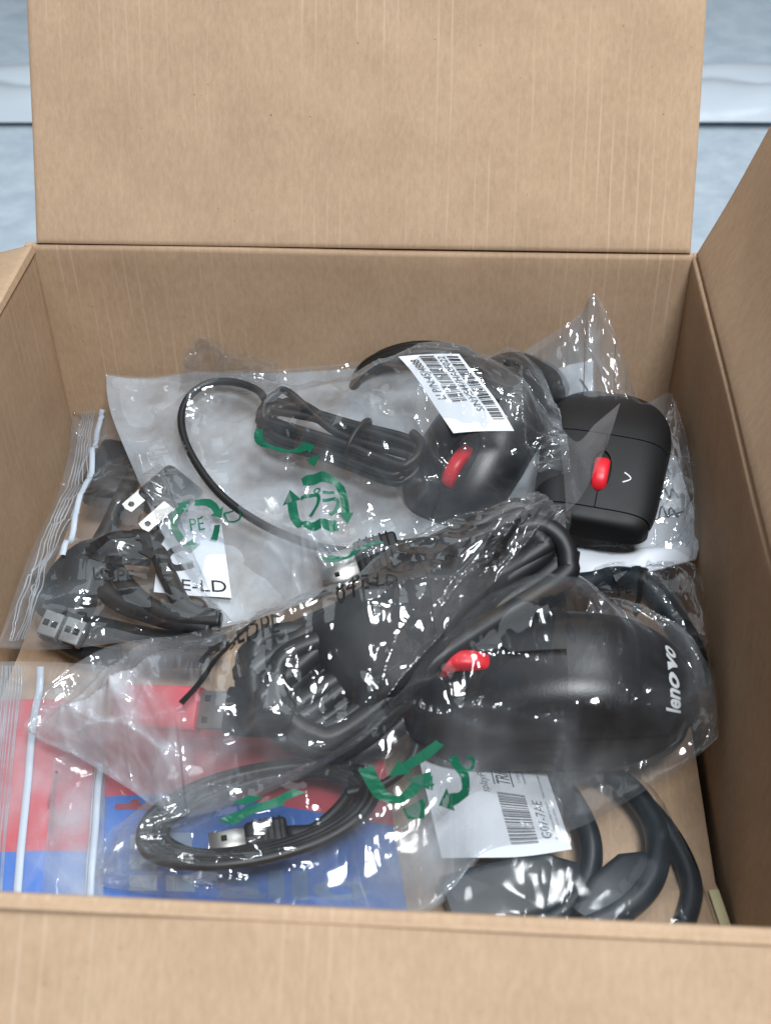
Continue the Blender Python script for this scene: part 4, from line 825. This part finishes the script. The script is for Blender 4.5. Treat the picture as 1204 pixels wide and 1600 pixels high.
mark(sC, [(660, 1262), (740, 1262), (740, 1180), (660, 1180)], [arrow([(.55, .95), (.78, .55), (.80, .25), (.50, .12)], .17), ribbon([(.85, 1.0), (1.0, .85), (.90, .62), (.72, .72)], .06, 4), text2('4', .02, .35, .28)], bC)
mark(sC, [(350, 1290), (475, 1270), (475, 1230), (350, 1250)], [ribbon([(.02, .05), (.35, .35), (.70, .55)], .28), ribbon([(.62, .55), (.95, .85)], .22), ribbon([(.2, .7), (.4, .9)], .28)], bC)
raise_pile([bC.children[0]])

# ---- long clear bag with the thick black cable across the middle
X = coons([(45, 1120, .148), (70, 1075, .152), (165, 1012, .160), (290, 990, .168), (395, 962, .175), (520, 912, .182), (640, 882, .187), (760, 848, .193), (830, 815, .198), (886, 786, .200)],
          [(42, 1142, .147), (125, 1185, .146), (200, 1232, .148), (282, 1276, .151), (420, 1238, .158), (555, 1165, .168), (640, 1080, .178), (725, 985, .188), (800, 912, .194), (888, 832, .196)],
          [(45, 1120, .148), (38, 1132, .147), (42, 1142, .147)], [(886, 786, .200), (892, 808, .198), (888, 832, .196)], 280, 120); shB = Sheet(X)
bc = empty('thick_cable', on(shB, 560, 1000, -.02), 'thick black cable folded into a long bundle, with a red-capped metal plug', 'cable')
rng = np.random.default_rng(21); cable('cord', bc, racetrack(on(shB, 428, 1104, .001), on(shB, 840, 848, .000), .052, (.1, -.45, .9), 16, .0040, rng, .36, 1.08, .8), .0047, n=12)
sv = [(518, 1055), (533, 1046), (584, 1016), (648, 968), (720, 905), (790, 868), (828, 848), (842, 840)]
ws = [.011, .023, .026, .025, .0235, .019, .014, .005]
sl = wedge([on(shB, x_, y_, .009-.0011*k) for k, (x_, y_) in enumerate(sv)], ws, [.004, .010, .0115, .011, .0105, .009, .007, .003], 'black_matt', 'cable_sleeve', bc, (.1, -.45, .9), .75)
sg = np.array([q.co[:] for q in sl.data.vertices]).reshape(8, 16, 3)[:, :9]+np.array(parent_world(sl)); shv = Sheet(np.array([[catmull(sg[:, c], 6)[r] for c in range(9)] for r in range(43)]))
lay('sleeve_print', join(text2('2-013208', 0, .1, .5, .55), text2('3AC', .72, .2, .5, .25)), [(590, 1068), (668, 1003), (661, 993), (583, 1058)], shv, 'grey', sl, .0004)
def dp_plug(o, fwd, up, capped):
    R = frame(fwd, up); b = MB(); b.add(*rbox(.020, .016, .0052, .0008, 2, (.010, 0, 0))); sh_ = part('plug_shell', xf(b.v, R, o), b.f, 'metal', bc); b = MB()
    for q in (-1, 1): b.add(*rbox(.0026, .0026, .0003, 0, 1, (.010, q*.0045, .00265)))
    part('latch_window', xf(b.v, R, o), b.f, 'dark', sh_)
    pp = [np.array(o)+R@np.array((x_, 0, 0)) for x_ in (-.030, -.026, -.012, -.001, 0)]; wedge(pp, [.0045, .008, .0098, .0100, .0098], [.0042, .0052, .0058, .0060, .0058], 'black_matt', 'plug_housing', bc, up)
    if capped:
        pp = [np.array(o)+R@np.array((x_, 0, 0)) for x_ in (.014, .0145, .032, .050, .056)]; wedge(pp, [.0088, .0094, .0094, .0090, .006], [.0036, .0041, .0041, .0038, .002], 'red_cap', 'dust_cap', bc, up)
dp_plug(on(shB, 360, 1112, .006), on(shB, 290, 1108, .004)-on(shB, 360, 1112, .006), (0, -.5, .86), True)
raise_pile(tree(bc))
bB, sB = build_bag('plastic_bag', 'crinkled clear bag with black arrows stretched diagonally across the pile', X, 'film_crisp', PILE, 40, GRP, 'film_milky', 8, .06, .06, .0012, .013, .008, steps=170, folds=(170, .0016, .0030, .06, (.15, .7), [(.08, .5), (.2, .55), (.3, .8), (.42, .5), (.9, .5)]), gather_sheen=[(.08, .5, .12, .7, .45), (.20, .55, .10, .4, .60), (.22, .85, .16, .25, .50), (.20, .25, .12, .22, .16), (.4, .96, .3, .07, .12), (.95, .6, .08, .4, .10)], creases=[([(95, 1105), (150, 1062), (245, 1000)], .0026, .003), ([(60, 1125), (160, 1102), (265, 1060)], .0026, .0028), ([(85, 1112), (160, 1142), (245, 1190), (282, 1258)], .003, .003), ([(195, 1060), (240, 1130)], .002, .0022), ([(255, 1090), (212, 1150)], .002, .0022), ([(120, 1140), (190, 1150), (290, 1150)], .0022, .0025),
 ([(285, 1232), (400, 1195), (500, 1188), (562, 1150)], .0026, .003), ([(330, 1215), (430, 1165), (540, 1160)], .0024, .003), ([(330, 990), (450, 1012), (560, 990), (700, 960), (830, 880)], .0024, .004), ([(590, 1110), (655, 1005), (740, 945)], .0022, .003), ([(470, 1045), (520, 1012), (610, 1000)], .0022, .003), ([(640, 900), (740, 885), (860, 810)], .002, .003)])
K_ = lambda q, g: mark(sB, q, g, bB, 'ink', .0004)
K_([(280, 1090), (395, 1040), (395, 965), (280, 1010)], [ribbon([(.02, -.1), (.30, .15), (.55, .42), (.95, .75)], .09), ribbon([(.30, .42), (.55, .80)], .07), poly([(.70, .85), (1.02, 1.12), (1.05, .80)]), text2('3IJ', .38, .50, .2, .4)])
K_([(370, 1020), (450, 990), (450, 950), (370, 980)], [text2('LDPE', .05, .1, .55, .8)])
K_([(480, 965), (590, 930), (590, 895), (480, 925)], [poly([(0, .2), (.25, .9), (.38, .3)]), text2('84', .42, .1, .55, .28), poly([(.72, .9), (1.0, .75), (.98, .35), (.70, .55)])])
K_([(545, 945), (620, 920), (620, 885), (545, 905)], [text2('PE-LD', .1, .1, .5, .9)])
K_([(695, 895), (830, 840), (830, 790), (695, 850)], [ribbon([(.02, .55), (.10, .85), (.25, .80)], .14), ribbon([(.34, .2), (.50, .1), (.58, .35), (.46, .62), (.38, .45)], .13), ribbon([(.50, .3), (.72, .62)], .12), arrow([(.72, .62), (.92, .72)], .14)])
